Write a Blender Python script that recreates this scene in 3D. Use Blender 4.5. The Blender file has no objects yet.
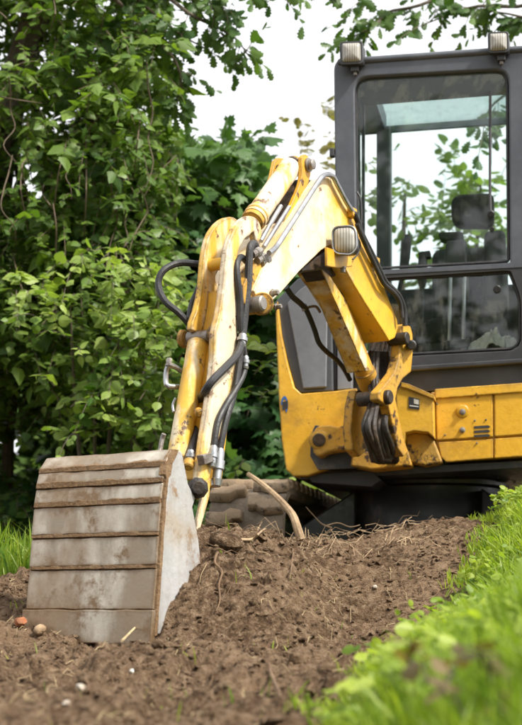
import bpy, bmesh, math, random
import numpy as np
from mathutils import Vector, Matrix

R = math.radians
random.seed(7)
rng = np.random.default_rng(11)
SC = bpy.context.scene
COL = SC.collection

# ------------------------------------------------------------------ camera, sky, sun, exposure
K, CX, HY, CAMZ = 1330.0, 261.0, 600.0, 0.40      # focal length, principal column, horizon row (photo pixels), eye height
cam_data = bpy.data.cameras.new('camera')
cam = bpy.data.objects.new('camera', cam_data)
COL.objects.link(cam)
cam.location = (0, 0, CAMZ)
cam.rotation_euler = (R(90), 0, 0)
cam_data.sensor_fit = 'HORIZONTAL'
cam_data.sensor_width = 36.0
cam_data.lens = K / 522.0 * 36.0
cam_data.shift_y = (HY - 362.5) / 522.0
cam_data.clip_start = 0.05
cam_data.clip_end = 3000
cam_data.dof.use_dof = True
cam_data.dof.focus_distance = 5.2
cam_data.dof.aperture_fstop = 5.0
SC.camera = cam

SUN_DIR = Vector((0.62, -0.42, 0.85)).normalized()   # towards the sun
world = bpy.data.worlds.new('World')
SC.world = world
world.use_nodes = True
wn, wl = world.node_tree.nodes, world.node_tree.links
wn.clear()
sky = wn.new('ShaderNodeTexSky')
sky.sky_type = 'NISHITA'
sky.sun_disc = False
sky.sun_elevation = math.asin(SUN_DIR.z)
sky.sun_rotation = math.atan2(SUN_DIR.x, SUN_DIR.y)
sky.air_density = 1.0
sky.dust_density = 4.0
sky.ozone_density = 1.0
hsv = wn.new('ShaderNodeHueSaturation'); hsv.inputs['Saturation'].default_value = 0.25
wmix = wn.new('ShaderNodeMix'); wmix.data_type = 'RGBA'
wmix.inputs[0].default_value = 0.55
wmix.inputs[7].default_value = (11.5, 11.6, 11.8, 1)      # even white cloud cover over the clear sky
bg = wn.new('ShaderNodeBackground'); bg.inputs['Strength'].default_value = 0.11
wo = wn.new('ShaderNodeOutputWorld')
wl.new(sky.outputs[0], hsv.inputs['Color']); wl.new(hsv.outputs[0], wmix.inputs[6])
wl.new(wmix.outputs[2], bg.inputs['Color']); wl.new(bg.outputs[0], wo.inputs[0])

sun_data = bpy.data.lights.new('sun', 'SUN')
sun_data.energy = 3.6
sun_data.angle = R(6)
sun_data.color = (1.0, 0.95, 0.86)
sun = bpy.data.objects.new('sun', sun_data)
COL.objects.link(sun)
sun.location = (6, -4, 9)
sun.rotation_euler = (-SUN_DIR).to_track_quat('-Z', 'Y').to_euler()

SC.view_settings.view_transform = 'Standard'
SC.view_settings.look = 'None'
SC.view_settings.exposure = 0.75
SC.view_settings.gamma = 1.0
SC.view_settings.use_curve_mapping = False
SC.cycles.use_denoising = True
SC.cycles.max_bounces = 10
SC.cycles.transparent_max_bounces = 16
SC.cycles.sample_clamp_indirect = 6.0

# ------------------------------------------------------------------ materials
MATS = {}
def new_mat(name):
    m = bpy.data.materials.new(name); m.use_nodes = True
    m.node_tree.nodes.clear()
    MATS[name] = m
    return m, m.node_tree.nodes, m.node_tree.links

def N(nodes, t, **kw):
    n = nodes.new('ShaderNode' + t)
    for k, v in kw.items(): setattr(n, k, v)
    return n

def mixc(nodes, links, fac, a, b, blend='MIX'):
    m = N(nodes, 'Mix', data_type='RGBA', blend_type=blend)
    for sock, val in ((0, fac), (6, a), (7, b)):
        if isinstance(val, (int, float)): m.inputs[sock].default_value = val
        elif isinstance(val, (tuple, list)): m.inputs[sock].default_value = (*val[:3], 1)
        else: links.new(val, m.inputs[sock])
    return m.outputs[2]

def ramp(nodes, links, src, p0, p1, v0=0.0, v1=1.0):
    r = N(nodes, 'MapRange', clamp=True)
    links.new(src, r.inputs[0])
    r.inputs[1].default_value, r.inputs[2].default_value = p0, p1
    r.inputs[3].default_value, r.inputs[4].default_value = v0, v1
    return r.outputs[0]

def noise(nodes, links, coord, scale, detail=4, rough=0.55, stretch=None):
    n = N(nodes, 'TexNoise')
    n.inputs['Scale'].default_value = scale; n.inputs['Detail'].default_value = detail
    n.inputs['Roughness'].default_value = rough
    if stretch:
        mp = N(nodes, 'Mapping'); mp.inputs['Scale'].default_value = stretch
        links.new(coord, mp.inputs[0]); coord = mp.outputs[0]
    links.new(coord, n.inputs['Vector'])
    return n.outputs['Fac']

def math_(nodes, links, op, a, b):
    m = N(nodes, 'Math', operation=op)
    for i, v in enumerate((a, b)):
        if isinstance(v, (int, float)): m.inputs[i].default_value = v
        else: links.new(v, m.inputs[i])
    return m.outputs[0]

def surface(name, base, second=None, second_scale=3.0, second_amt=(0.45, 0.7), wear=None, wear_scale=9.0, wear_amt=(0.62, 0.7),
            edge=None, edge_r=0.014, grime=None, grime_scale=2.5, grime_amt=(0.5, 0.75), rough=(0.4, 0.65), metal=0.0, bump=0.15, bump_scale=60, stretch=None,
            wear_metal=0.0, dark_spots=True):
    m, nd, lk = new_mat(name)
    tc = N(nd, 'TexCoord').outputs['Object']
    col = N(nd, 'RGB'); col.outputs[0].default_value = (*base, 1); c = col.outputs[0]
    if second: c = mixc(nd, lk, ramp(nd, lk, noise(nd, lk, tc, second_scale, 6, 0.6, stretch), *second_amt), c, second)
    fine = noise(nd, lk, tc, 26, 8, 0.65)
    c = mixc(nd, lk, 0.22, c, mixc(nd, lk, ramp(nd, lk, fine, 0.3, 0.7), (0.55, 0.5, 0.42), (1.15, 1.15, 1.15)), 'MULTIPLY')
    if grime:
        g = ramp(nd, lk, noise(nd, lk, tc, grime_scale, 8, 0.68), *grime_amt)
        c = mixc(nd, lk, math_(nd, lk, 'MULTIPLY', g, 0.85), c, grime)
    w = None
    if wear:
        w = ramp(nd, lk, noise(nd, lk, tc, wear_scale, 9, 0.7), *wear_amt)
        c = mixc(nd, lk, w, c, wear)
    if edge:
        bv = N(nd, 'Bevel', samples=3); bv.inputs['Radius'].default_value = edge_r
        ge = N(nd, 'NewGeometry')
        dt = N(nd, 'VectorMath', operation='DOT_PRODUCT')
        lk.new(bv.outputs[0], dt.inputs[0]); lk.new(ge.outputs['Normal'], dt.inputs[1])
        e = ramp(nd, lk, dt.outputs['Value'], 0.992, 0.90)
        e = math_(nd, lk, 'MULTIPLY', e, ramp(nd, lk, noise(nd, lk, tc, 22, 6, 0.7), 0.36, 0.52))
        c = mixc(nd, lk, e, c, edge)
    p = N(nd, 'BsdfPrincipled')
    lk.new(c, p.inputs['Base Color'])
    lk.new(ramp(nd, lk, fine, 0.3, 0.7, *rough), p.inputs['Roughness'])
    p.inputs['Metallic'].default_value = metal
    if bump:
        b = N(nd, 'Bump'); b.inputs['Strength'].default_value = bump; b.inputs['Distance'].default_value = 0.01
        lk.new(noise(nd, lk, tc, bump_scale, 6, 0.6), b.inputs['Height'])
        lk.new(b.outputs[0], p.inputs['Normal'])
    o = N(nd, 'OutputMaterial'); lk.new(p.outputs[0], o.inputs[0])
    return m

RUST = (0.085, 0.038, 0.016); MUD = (0.17, 0.105, 0.06)
surface('yellow', (0.72, 0.385, 0.018), (0.78, 0.48, 0.07), 2.2, (0.4, 0.75), wear=RUST, wear_scale=9, wear_amt=(0.62, 0.66), edge=(0.10, 0.05, 0.02), grime=(0.25, 0.135, 0.035), grime_amt=(0.49, 0.70), rough=(0.35, 0.6))
surface('yellow_faded', (0.71, 0.42, 0.05), (0.74, 0.63, 0.42), 9, (0.47, 0.60), wear=(0.13, 0.075, 0.04), wear_scale=16, wear_amt=(0.575, 0.63), edge=(0.09, 0.05, 0.02), edge_r=.02, grime=(0.33, 0.19, 0.06), grime_scale=5, grime_amt=(0.50, 0.66), rough=(0.35, 0.6), stretch=(1.6, 1.6, .4))
surface('cream', (0.76, 0.65, 0.47), (0.74, 0.45, 0.08), 6, (0.49, 0.60), stretch=(1.5, 1.5, .5), wear=(0.17, 0.095, 0.05), wear_scale=16, wear_amt=(0.565, 0.62), edge=(0.14, 0.075, 0.035), edge_r=.026, grime=(0.50, 0.34, 0.17), grime_amt=(0.50, 0.74), rough=(0.3, 0.5))
surface('yellow_dirty', (0.58, 0.29, 0.02), (0.66, 0.40, 0.06), 5, (0.4, 0.7), wear=(0.045, 0.024, 0.012), wear_scale=9, wear_amt=(0.54, 0.61), edge=(0.05, 0.028, 0.014), edge_r=0.018, grime=(0.17, 0.085, 0.025), grime_amt=(0.46, 0.68), rough=(0.45, 0.75), bump=0.3)
surface('black_paint', (0.030, 0.031, 0.034), (0.055, 0.056, 0.06), 4, (0.45, 0.75), grime=(0.11, 0.09, 0.07), grime_amt=(0.62, 0.85), rough=(0.32, 0.5), bump=0.05, edge=(0.13, 0.12, 0.11), edge_r=0.004)
surface('cab_grey', (0.070, 0.077, 0.092), (0.115, 0.122, 0.14), 4, (0.45, 0.8), wear=(0.16, 0.15, 0.14), wear_scale=14, wear_amt=(0.66, 0.74), rough=(0.35, 0.5), bump=0.05)
surface('cover_grey', (0.13, 0.137, 0.15), (0.21, 0.22, 0.24), 3, (0.4, 0.7), rough=(0.4, 0.6), bump=0.1, bump_scale=300)
surface('cover_dark', (0.055, 0.06, 0.07), (0.08, 0.085, 0.095), 3, (0.4, 0.7), rough=(0.45, 0.6), bump=0.1, bump_scale=300)
surface('frame_black', (0.028, 0.030, 0.035), (0.06, 0.062, 0.066), 4, (0.45, 0.65), grime=(0.15, 0.11, 0.075), grime_scale=4, grime_amt=(0.53, 0.70), rough=(0.28, 0.5), bump=0.1)
surface('hose', (0.018, 0.018, 0.020), (0.06, 0.055, 0.05), 14, (0.5, 0.8), rough=(0.4, 0.6), bump=0.2, bump_scale=120)
surface('grease', (0.022, 0.016, 0.012), (0.10, 0.06, 0.03), 12, (0.5, 0.75), rough=(0.35, 0.75), bump=0.6, bump_scale=40)
surface('steel', (0.42, 0.43, 0.45), (0.24, 0.24, 0.25), 12, (0.45, 0.75), rough=(0.28, 0.45), metal=0.85, bump=0.03)
surface('dull_steel', (0.28, 0.26, 0.24), RUST, 14, (0.5, 0.75), rough=(0.4, 0.65), metal=0.6, bump=0.3)
surface('plate_steel', (0.285, 0.235, 0.175), (0.56, 0.515, 0.435), 6, (0.45, 0.62), wear=(0.18, 0.11, 0.055), wear_scale=7, wear_amt=(0.52, 0.62), grime=(0.25, 0.17, 0.10), grime_scale=3.2, grime_amt=(0.44, 0.66), rough=(0.32, 0.55), metal=0.35, bump=0.10, bump_scale=70, stretch=(1, 1, 0.30), edge=(0.17, 0.10, 0.048), edge_r=0.022)
surface('side_steel', (0.47, 0.47, 0.48), (0.33, 0.32, 0.31), 5, (0.4, 0.7), wear=(0.26, 0.17, 0.10), wear_scale=7, wear_amt=(0.55, 0.64), grime=(0.36, 0.28, 0.20), grime_amt=(0.50, 0.72), rough=(0.4, 0.6), metal=0.2, bump=0.2, stretch=(2, 2, 0.35))
surface('packed_mud', (0.165, 0.095, 0.043), (0.235, 0.150, 0.080), 12, (0.4, 0.7), rough=(0.85, 0.95), bump=1.0, bump_scale=55)
surface('muddy_rubber', (0.265, 0.190, 0.122), (0.36, 0.275, 0.190), 9, (0.42, 0.6), wear=(0.075, 0.058, 0.045), wear_scale=14, wear_amt=(0.56, 0.64), rough=(0.8, 0.95), bump=0.5, bump_scale=70)
surface('track_belt', (0.13, 0.100, 0.072), (0.22, 0.175, 0.13), 9, (0.42, 0.6), rough=(0.8, 0.95), bump=0.5, bump_scale=70)
surface('dark_interior', (0.022, 0.023, 0.024), (0.05, 0.05, 0.048), 6, (0.45, 0.75), rough=(0.5, 0.75), bump=0.1)
surface('seat_fabric', (0.020, 0.023, 0.022), (0.075, 0.075, 0.06), 16, (0.5, 0.62), rough=(0.85, 0.95), bump=0.3, bump_scale=250)
surface('headlining', (0.03, 0.033, 0.028), (0.42, 0.41, 0.34), 7, (0.50, 0.60), rough=(0.4, 0.6), bump=0.2, stretch=(1.6, 0.4, 1))  # pale streaks paint reflections onto the dark lining
surface('cloth', (0.85, 0.83, 0.77), (0.62, 0.55, 0.45), 9, (0.5, 0.75), rough=(0.85, 0.95), bump=0.2, bump_scale=40)
surface('sticker_blue', (0.03, 0.12, 0.35), rough=(0.4, 0.5), bump=0)
surface('sticker_white', (0.62, 0.60, 0.55), (0.4, 0.37, 0.3), 40, rough=(0.4, 0.5), bump=0)
surface('bark', (0.085, 0.065, 0.045), (0.17, 0.145, 0.11), 9, (0.4, 0.7), rough=(0.85, 0.95), bump=0.8, bump_scale=40)
surface('vine_bark', (0.13, 0.095, 0.060), (0.075, 0.055, 0.037), 9, (0.4, 0.7), rough=(0.85, 0.95), bump=0.5)
surface('dry_wood', (0.42, 0.30, 0.18), (0.24, 0.16, 0.095), 14, (0.4, 0.65), rough=(0.8, 0.95), bump=0.6, stretch=(1, 1, 0.4))
surface('root', (0.20, 0.125, 0.07), (0.11, 0.065, 0.038), 14, (0.4, 0.65), rough=(0.85, 0.95), bump=0.5)
surface('straw', (0.50, 0.39, 0.22), (0.33, 0.24, 0.13), 14, (0.4, 0.65), rough=(0.8, 0.95), bump=0.2)
surface('pale_stone', (0.46, 0.41, 0.35), (0.30, 0.24, 0.18), 30, (0.4, 0.65), rough=(0.7, 0.9), bump=0.5)
surface('brick_red', (0.42, 0.155, 0.07), (0.27, 0.13, 0.07), 30, (0.45, 0.65), rough=(0.8, 0.95), bump=0.6)

def boom_paint():
    # faded cream on the raised half also paints in sun sheen; yellow towards foot
    m, nd, lk = new_mat('boom_paint')
    tc = N(nd, 'TexCoord').outputs['Object']
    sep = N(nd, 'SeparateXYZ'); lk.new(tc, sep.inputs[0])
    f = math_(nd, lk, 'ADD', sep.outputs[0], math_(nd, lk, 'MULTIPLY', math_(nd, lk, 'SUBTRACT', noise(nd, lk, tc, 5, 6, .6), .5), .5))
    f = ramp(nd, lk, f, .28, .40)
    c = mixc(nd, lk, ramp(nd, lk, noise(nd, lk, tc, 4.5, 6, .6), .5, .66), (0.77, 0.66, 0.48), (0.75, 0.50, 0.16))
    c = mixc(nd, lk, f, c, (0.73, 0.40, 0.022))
    fine = noise(nd, lk, tc, 26, 8, .65)
    c = mixc(nd, lk, ramp(nd, lk, noise(nd, lk, tc, 2.8, 8, .68), .50, .74), c, mixc(nd, lk, f, (0.50, 0.34, 0.17), (0.34, 0.18, 0.04)))
    c = mixc(nd, lk, ramp(nd, lk, noise(nd, lk, tc, 13, 9, .7), .61, .655), c, (0.16, 0.085, 0.04))
    bv = N(nd, 'Bevel', samples=3); bv.inputs['Radius'].default_value = .013
    ge = N(nd, 'NewGeometry'); dt = N(nd, 'VectorMath', operation='DOT_PRODUCT')
    lk.new(bv.outputs[0], dt.inputs[0]); lk.new(ge.outputs['Normal'], dt.inputs[1])
    e = math_(nd, lk, 'MULTIPLY', ramp(nd, lk, dt.outputs['Value'], .992, .9), ramp(nd, lk, noise(nd, lk, tc, 22, 6, .7), .42, .58))
    c = mixc(nd, lk, e, c, (0.20, 0.10, 0.035))
    pb = N(nd, 'BsdfPrincipled'); lk.new(c, pb.inputs['Base Color']); lk.new(ramp(nd, lk, fine, .3, .7, .3, .5), pb.inputs['Roughness'])
    b = N(nd, 'Bump'); b.inputs['Strength'].default_value = .1; b.inputs['Distance'].default_value = .01
    lk.new(noise(nd, lk, tc, 60, 5, .6), b.inputs['Height']); lk.new(b.outputs[0], pb.inputs['Normal'])
    o = N(nd, 'OutputMaterial'); lk.new(pb.outputs[0], o.inputs[0])
boom_paint()

def soil_mat():
    m, nd, lk = new_mat('soil')
    tc = N(nd, 'TexCoord').outputs['Object']
    a = noise(nd, lk, tc, 3.2, 8, 0.65); b = noise(nd, lk, tc, 38, 8, 0.7); d = noise(nd, lk, tc, 150, 4, 0.6)
    c = mixc(nd, lk, ramp(nd, lk, a, 0.40, 0.60), (0.125, 0.074, 0.040), (0.255, 0.165, 0.098))
    c = mixc(nd, lk, ramp(nd, lk, b, 0.50, 0.62), c, (0.340, 0.235, 0.148))
    c = mixc(nd, lk, ramp(nd, lk, b, 0.47, 0.38), c, (0.062, 0.036, 0.020))
    p = N(nd, 'BsdfPrincipled'); lk.new(c, p.inputs['Base Color']); p.inputs['Roughness'].default_value = 0.95
    p.inputs['Specular IOR Level'].default_value = 0.2
    h = math_(nd, lk, 'ADD', b, math_(nd, lk, 'MULTIPLY', d, 0.5))
    bm = N(nd, 'Bump'); bm.inputs['Strength'].default_value = 1.0; bm.inputs['Distance'].default_value = 0.035
    lk.new(h, bm.inputs['Height']); lk.new(bm.outputs[0], p.inputs['Normal'])
    o = N(nd, 'OutputMaterial'); lk.new(p.outputs[0], o.inputs[0])
soil_mat()

def leaf_mat(name, dark, light, trans=0.4, rough=0.45, old=None):
    m, nd, lk = new_mat(name)
    at = N(nd, 'Attribute'); at.attribute_name = 'tint'
    tc = N(nd, 'TexCoord').outputs['Object']
    t = at.outputs['Fac']
    c = mixc(nd, lk, t, dark, light)
    if old: c = mixc(nd, lk, ramp(nd, lk, t, 0.93, 0.99), c, old)
    p = N(nd, 'BsdfPrincipled'); lk.new(c, p.inputs['Base Color']); p.inputs['Roughness'].default_value = rough
    p.inputs['Specular IOR Level'].default_value = 0.35
    tr = N(nd, 'BsdfTranslucent')
    lk.new(mixc(nd, lk, 1.0, c, (1.25, 1.35, 0.5), 'MULTIPLY'), tr.inputs['Color'])
    mx = N(nd, 'MixShader'); mx.inputs[0].default_value = trans
    lk.new(p.outputs[0], mx.inputs[1]); lk.new(tr.outputs[0], mx.inputs[2])
    o = N(nd, 'OutputMaterial'); lk.new(mx.outputs[0], o.inputs[0])
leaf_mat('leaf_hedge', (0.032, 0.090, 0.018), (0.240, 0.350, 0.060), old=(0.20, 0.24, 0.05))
leaf_mat('leaf_sycamore', (0.040, 0.110, 0.036), (0.140, 0.245, 0.075))
leaf_mat('leaf_hazel', (0.085, 0.185, 0.028), (0.360, 0.450, 0.110))
leaf_mat('leaf_oak', (0.045, 0.105, 0.025), (0.120, 0.200, 0.045), old=(0.42, 0.30, 0.03))
leaf_mat('leaf_far', (0.09, 0.16, 0.045), (0.24, 0.33, 0.10), trans=.5)
leaf_mat('leaf_olive', (0.13, 0.13, 0.06), (0.22, 0.19, 0.07))
leaf_mat('grass', (0.095, 0.195, 0.018), (0.420, 0.500, 0.075), trans=0.45, old=(0.40, 0.34, 0.12))

def glass_mat(name, tint, gloss=0.5, haze=0.0):
    m, nd, lk = new_mat(name)
    tr = N(nd, 'BsdfTransparent'); tr.inputs[0].default_value = (*tint, 1)
    gl = N(nd, 'BsdfGlossy'); gl.inputs['Roughness'].default_value = 0.03
    fr = N(nd, 'Fresnel'); fr.inputs[0].default_value = 1.5
    f = math_(nd, lk, 'MULTIPLY', fr.outputs[0], gloss)
    mx = N(nd, 'MixShader'); lk.new(f, mx.inputs[0]); lk.new(tr.outputs[0], mx.inputs[1]); lk.new(gl.outputs[0], mx.inputs[2])
    sh = mx.outputs[0]
    if haze:
        tc = N(nd, 'TexCoord').outputs['Object']
        df = N(nd, 'BsdfDiffuse'); df.inputs[0].default_value = (0.42, 0.41, 0.36, 1)
        hz = ramp(nd, lk, noise(nd, lk, tc, 12, 9, 0.72, (1.5, 1.5, 0.5)), 0.50, 0.72, haze * 0.2, haze * 8)
        m2 = N(nd, 'MixShader'); lk.new(hz, m2.inputs[0]); lk.new(sh, m2.inputs[1]); lk.new(df.outputs[0], m2.inputs[2]); sh = m2.outputs[0]
    o = N(nd, 'OutputMaterial'); lk.new(sh, o.inputs[0])
glass_mat('glass', (0.955, 0.99, 0.98), 0.8, 0.006)
glass_mat('glass_dirty', (0.93, 0.97, 0.96), 1.0, 0.03)
glass_mat('glass_tint', (0.84, 0.94, 0.92), 0.5, 0.02)

def lens_mat():
    m, nd, lk = new_mat('lamp_lens')
    tc = N(nd, 'TexCoord').outputs['Object']
    w = N(nd, 'TexWave', wave_type='BANDS', bands_direction='X'); w.inputs['Scale'].default_value = 26; lk.new(tc, w.inputs[0])
    p = N(nd, 'BsdfPrincipled'); p.inputs['Roughness'].default_value = 0.42
    lk.new(mixc(nd, lk, w.outputs['Fac'], (0.20, 0.19, 0.165), (0.42, 0.40, 0.35)), p.inputs['Base Color'])
    p.inputs['Metallic'].default_value = 0.0; p.inputs['Coat Weight'].default_value = 0.25; p.inputs['Coat Roughness'].default_value = 0.2
    o = N(nd, 'OutputMaterial'); lk.new(p.outputs[0], o.inputs[0])
lens_mat()

# ------------------------------------------------------------------ helpers
class Fam:
    """a family of parallel upright planes, o metres along the unit normal n from P; at() finds the point seen at a photo pixel"""
    def __init__(s, P, n): s.P = Vector(P); s.n = Vector(n).normalized(); s.n3 = Vector((s.n.x, s.n.y, 0)); s.t3 = Vector((-s.n.y, s.n.x, 0))
    def at(s, px, py, o=0.0):
        k = (px - CX) / K
        Y = (s.P.dot(s.n) + o) / (s.n.x * k + s.n.y)
        return Vector((k * Y, Y, CAMZ + (HY - py) / K * Y))
    def loc(s, x, z, o=0.0):
        return Vector((s.P.x + x * s.t3.x + o * s.n.x, s.P.y + x * s.t3.y + o * s.n.y, z))
    def x(s, px, o=0.0):
        p = s.at(px, 300, o); return (p - Vector((s.P.x, s.P.y, p.z))).dot(s.t3)

class MB:
    def __init__(s): s.v = []; s.f = []
    def add(s, vs, fs):
        b = len(s.v); s.v += [tuple(p) for p in vs]; s.f += [tuple(i + b for i in f) for f in fs]; return s
    def prism(s, face, vec):
        n = len(face); vec = Vector(vec)
        return s.add(list(face) + [p + vec for p in face], [tuple(range(n)), tuple(reversed(range(n, 2 * n)))] + [(i, i + n, (i + 1) % n + n, (i + 1) % n) for i in range(n)])
    def box(s, c, ax, ay, az):
        c, ax, ay, az = map(Vector, (c, ax, ay, az))
        vs = [c + i * ax + j * ay + k * az for k in (-1, 1) for j in (-1, 1) for i in (-1, 1)]
        return s.add(vs, [(0, 2, 3, 1), (4, 5, 7, 6), (0, 1, 5, 4), (2, 6, 7, 3), (0, 4, 6, 2), (1, 3, 7, 5)])
    def rings(s, rings, cap=True, closed=False):
        m = len(rings[0]); vs = [p for r in rings for p in r]; fs = []
        nr = len(rings)
        for a in range(nr if closed else nr - 1):
            b = (a + 1) % nr
            for i in range(m):
                j = (i + 1) % m
                fs.append((a * m + i, a * m + j, b * m + j, b * m + i))
        if cap and not closed:
            fs.append(tuple(reversed(range(m)))); fs.append(tuple(range((nr - 1) * m, nr * m)))
        return s.add(vs, fs)
    def lathe(s, p0, p1, prof, seg=20):
        """prof: (fraction along p0..p1, radius)"""
        p0, p1 = Vector(p0), Vector(p1); d = (p1 - p0)
        u = d.normalized().orthogonal().normalized(); w = d.normalized().cross(u)
        return s.rings([[p0 + d * f + (u * math.cos(2 * math.pi * i / seg) + w * math.sin(2 * math.pi * i / seg)) * r for i in range(seg)] for f, r in prof])
    def cyl(s, p0, p1, r, seg=20, ch=0.0):
        L = (Vector(p1) - Vector(p0)).length
        c = min(ch / L, .4) if ch else 0
        return s.lathe(p0, p1, [(0, r - ch), (c, r), (1 - c, r), (1, r - ch)] if ch else [(0, r), (1, r)], seg)
    def tube(s, pts, r, seg=10, smooth=5, radii=None):
        pts = [Vector(p) for p in pts]
        rs = radii or [r] * len(pts)
        if smooth and len(pts) > 2:
            q, rr = [], []
            for i in range(len(pts) - 1):
                a, b = pts[max(i - 1, 0)], pts[i]; c, d = pts[i + 1], pts[min(i + 2, len(pts) - 1)]
                for k in range(smooth):
                    t = k / smooth
                    q.append(0.5 * ((2 * b) + (c - a) * t + (2 * a - 5 * b + 4 * c - d) * t * t + (3 * b - a - 3 * c + d) * t ** 3))
                    rr.append(rs[i] * (1 - t) + rs[i + 1] * t)
            q.append(pts[-1]); rr.append(rs[-1]); pts, rs = q, rr
        rings = []; u = None
        for i, p in enumerate(pts):
            d = (pts[min(i + 1, len(pts) - 1)] - pts[max(i - 1, 0)])
            d = d.normalized() if d.length > 1e-9 else Vector((0, 0, 1))
            u = d.orthogonal().normalized() if u is None else (u - d * u.dot(d)).normalized()
            w = d.cross(u)
            rings.append([p + (u * math.cos(2 * math.pi * k / seg) + w * math.sin(2 * math.pi * k / seg)) * rs[i] for k in range(seg)])
        return s.rings(rings)
    def mesh(s, name):
        me = bpy.data.meshes.new(name); me.from_pydata(s.v, [], s.f); me.update(); return me
    def build(s, name, mat, parent=None, bevel=0.0, seg=2, sharp=35, label=None):
        me = s.mesh(name)
        bm = bmesh.new(); bm.from_mesh(me); bmesh.ops.recalc_face_normals(bm, faces=bm.faces); bm.to_mesh(me); bm.free()
        return link(name, me, mat, parent, bevel, seg, sharp, label)

def link(name, me, mat, parent=None, bevel=0.0, seg=2, sharp=35, label=None):
    o = bpy.data.objects.new(name, me); COL.objects.link(o)
    if mat and not me.materials: me.materials.append(MATS[mat])
    me.polygons.foreach_set('use_smooth', [True] * len(me.polygons))
    me.set_sharp_from_angle(angle=R(sharp))
    if bevel:
        b = o.modifiers.new('bevel', 'BEVEL'); b.width = bevel; b.segments = seg; b.limit_method = 'ANGLE'; b.angle_limit = R(38); b.harden_normals = True
    if parent: attach(o, parent)
    if label: o['label'] = label
    return o

def attach(o, parent):
    o.parent = parent
    if parent.type == 'EMPTY': o.matrix_parent_inverse = Matrix.Translation(-parent.location)

def thing(name, label, cat, loc=(0, 0, 0), group=None):
    o = bpy.data.objects.new(name, None); COL.objects.link(o); o.location = loc; o.empty_display_size = 0.2
    return tag(o, label, cat, group)

def tag(o, label=None, cat=None, group=None, kind=None):
    for k, v in (('label', label), ('category', cat), ('group', group), ('kind', kind)):
        if v: o[k] = v
    return o

def rounded(corners, seg=6):
    """corners: (x, y, radius) -> rounded outline"""
    out = []; n = len(corners)
    for i, (x, y, r) in enumerate(corners):
        p = Vector((x, y)); a = Vector(corners[i - 1][:2]); b = Vector(corners[(i + 1) % n][:2])
        if r <= 0: out += [p] * (seg + 1); continue
        d0 = (a - p).normalized(); d1 = (b - p).normalized()
        p0, p1 = p + d0 * r, p + d1 * r
        for k in range(seg + 1):
            t = k / seg
            out.append((1 - t) ** 2 * p0 + 2 * t * (1 - t) * p + t * t * p1)
    return out

def curve(pts, k=3):
    """closed Catmull-Rom outline through pixel points"""
    n = len(pts); out = []
    for i in range(n):
        a, b, c, d = (Vector(pts[j % n]) for j in (i - 1, i, i + 1, i + 2))
        for q in range(k):
            t = q / k
            out.append(0.5 * ((2 * b) + (c - a) * t + (2 * a - 5 * b + 4 * c - d) * t * t + (3 * b - a - 3 * c + d) * t ** 3))
    return [tuple(v) for v in out]

def vnoise(x, y, seed=0):
    """2D value noise, numpy arrays in, 0..1 out"""
    xi, yi = np.floor(x).astype(np.int64), np.floor(y).astype(np.int64)
    xf, yf = x - xi, y - yi
    u, v = xf * xf * (3 - 2 * xf), yf * yf * (3 - 2 * yf)
    def h(a, b):
        n = (a * 374761393 + b * 668265263 + seed * 1442695041) & 0x7fffffff
        n = ((n ^ (n >> 13)) * 1274126177) & 0x7fffffff
        return ((n ^ (n >> 16)) & 0xffff) / 65535.0
    return (h(xi, yi) * (1 - u) + h(xi + 1, yi) * u) * (1 - v) + (h(xi, yi + 1) * (1 - u) + h(xi + 1, yi + 1) * u) * v
def fbm(x, y, oct=4, seed=0, gain=0.5):
    s = 0; a = 1; t = 0
    for i in range(oct):
        s = s + a * (vnoise(x * 2 ** i, y * 2 ** i, seed + i * 17) - 0.5); t += a; a *= gain
    return s / t
def sstep(a, b, x):
    t = np.clip((x - a) / (b - a), 0, 1); return t * t * (3 - 2 * t)

# ------------------------------------------------------------------ ground
PROF_Y = [-900, 0.0, 1.5, 2.5, 3.5, 4.2, 4.6, 5.0, 5.6, 6.1, 6.5, 6.75, 7.1, 7.6, 900]
PROF_Z = [-0.33, -0.33, -0.29, -0.245, -0.205, -0.135, -0.06, 0.055, 0.19, 0.27, 0.30, 0.28, 0.20, 0.16, 0.16]
def verge(x, y):                       # metres to the right of the edge of the grass
    return x - (np.maximum(0.070 + (y - 2.4) * 0.263, 0.050 * y) + 0.10 * fbm(y * 1.3, y * 0 + 3.1, 3, 5))
def base_z(x, y):
    x = np.asarray(x, float); y = np.asarray(y, float)
    z = np.interp(y, PROF_Y, PROF_Z)
    left = sstep(-0.45, -1.1, x)
    z = z - left * sstep(4.6, 6.2, y) * np.clip(z - 0.04, 0, 1) * 0.85          # lower, flatter soil left of the bucket
    z = z + 0.215 * sstep(-0.46, -0.21, x) * sstep(0.30, -0.05, x) * sstep(4.05, 4.68, y) * sstep(5.9, 4.9, y)   # heap beside the bucket
    z = z + 0.10 * sstep(0.35, 1.0, x) * sstep(5.2, 6.6, y) * (1 - sstep(6.9, 7.4, y))
    z = z - 0.05 * np.exp(-((x - 0.36 - (y - 5) * 0.1) / 0.16) ** 2) * sstep(3.6, 4.6, y) * (1 - sstep(6.0, 6.4, y))
    z = z - 0.035 * sstep(-.30, -.42, x) * sstep(3.9, 4.25, y) * sstep(4.75, 4.55, y)
    v = verge(x, y)
    z = z + 0.24 * sstep(-0.05, 0.75, v) * (1 - 0.6 * sstep(7.2, 9, y)) * sstep(-2, 1, y) * (1 - sstep(2.5, 9, x))
    return z
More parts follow.
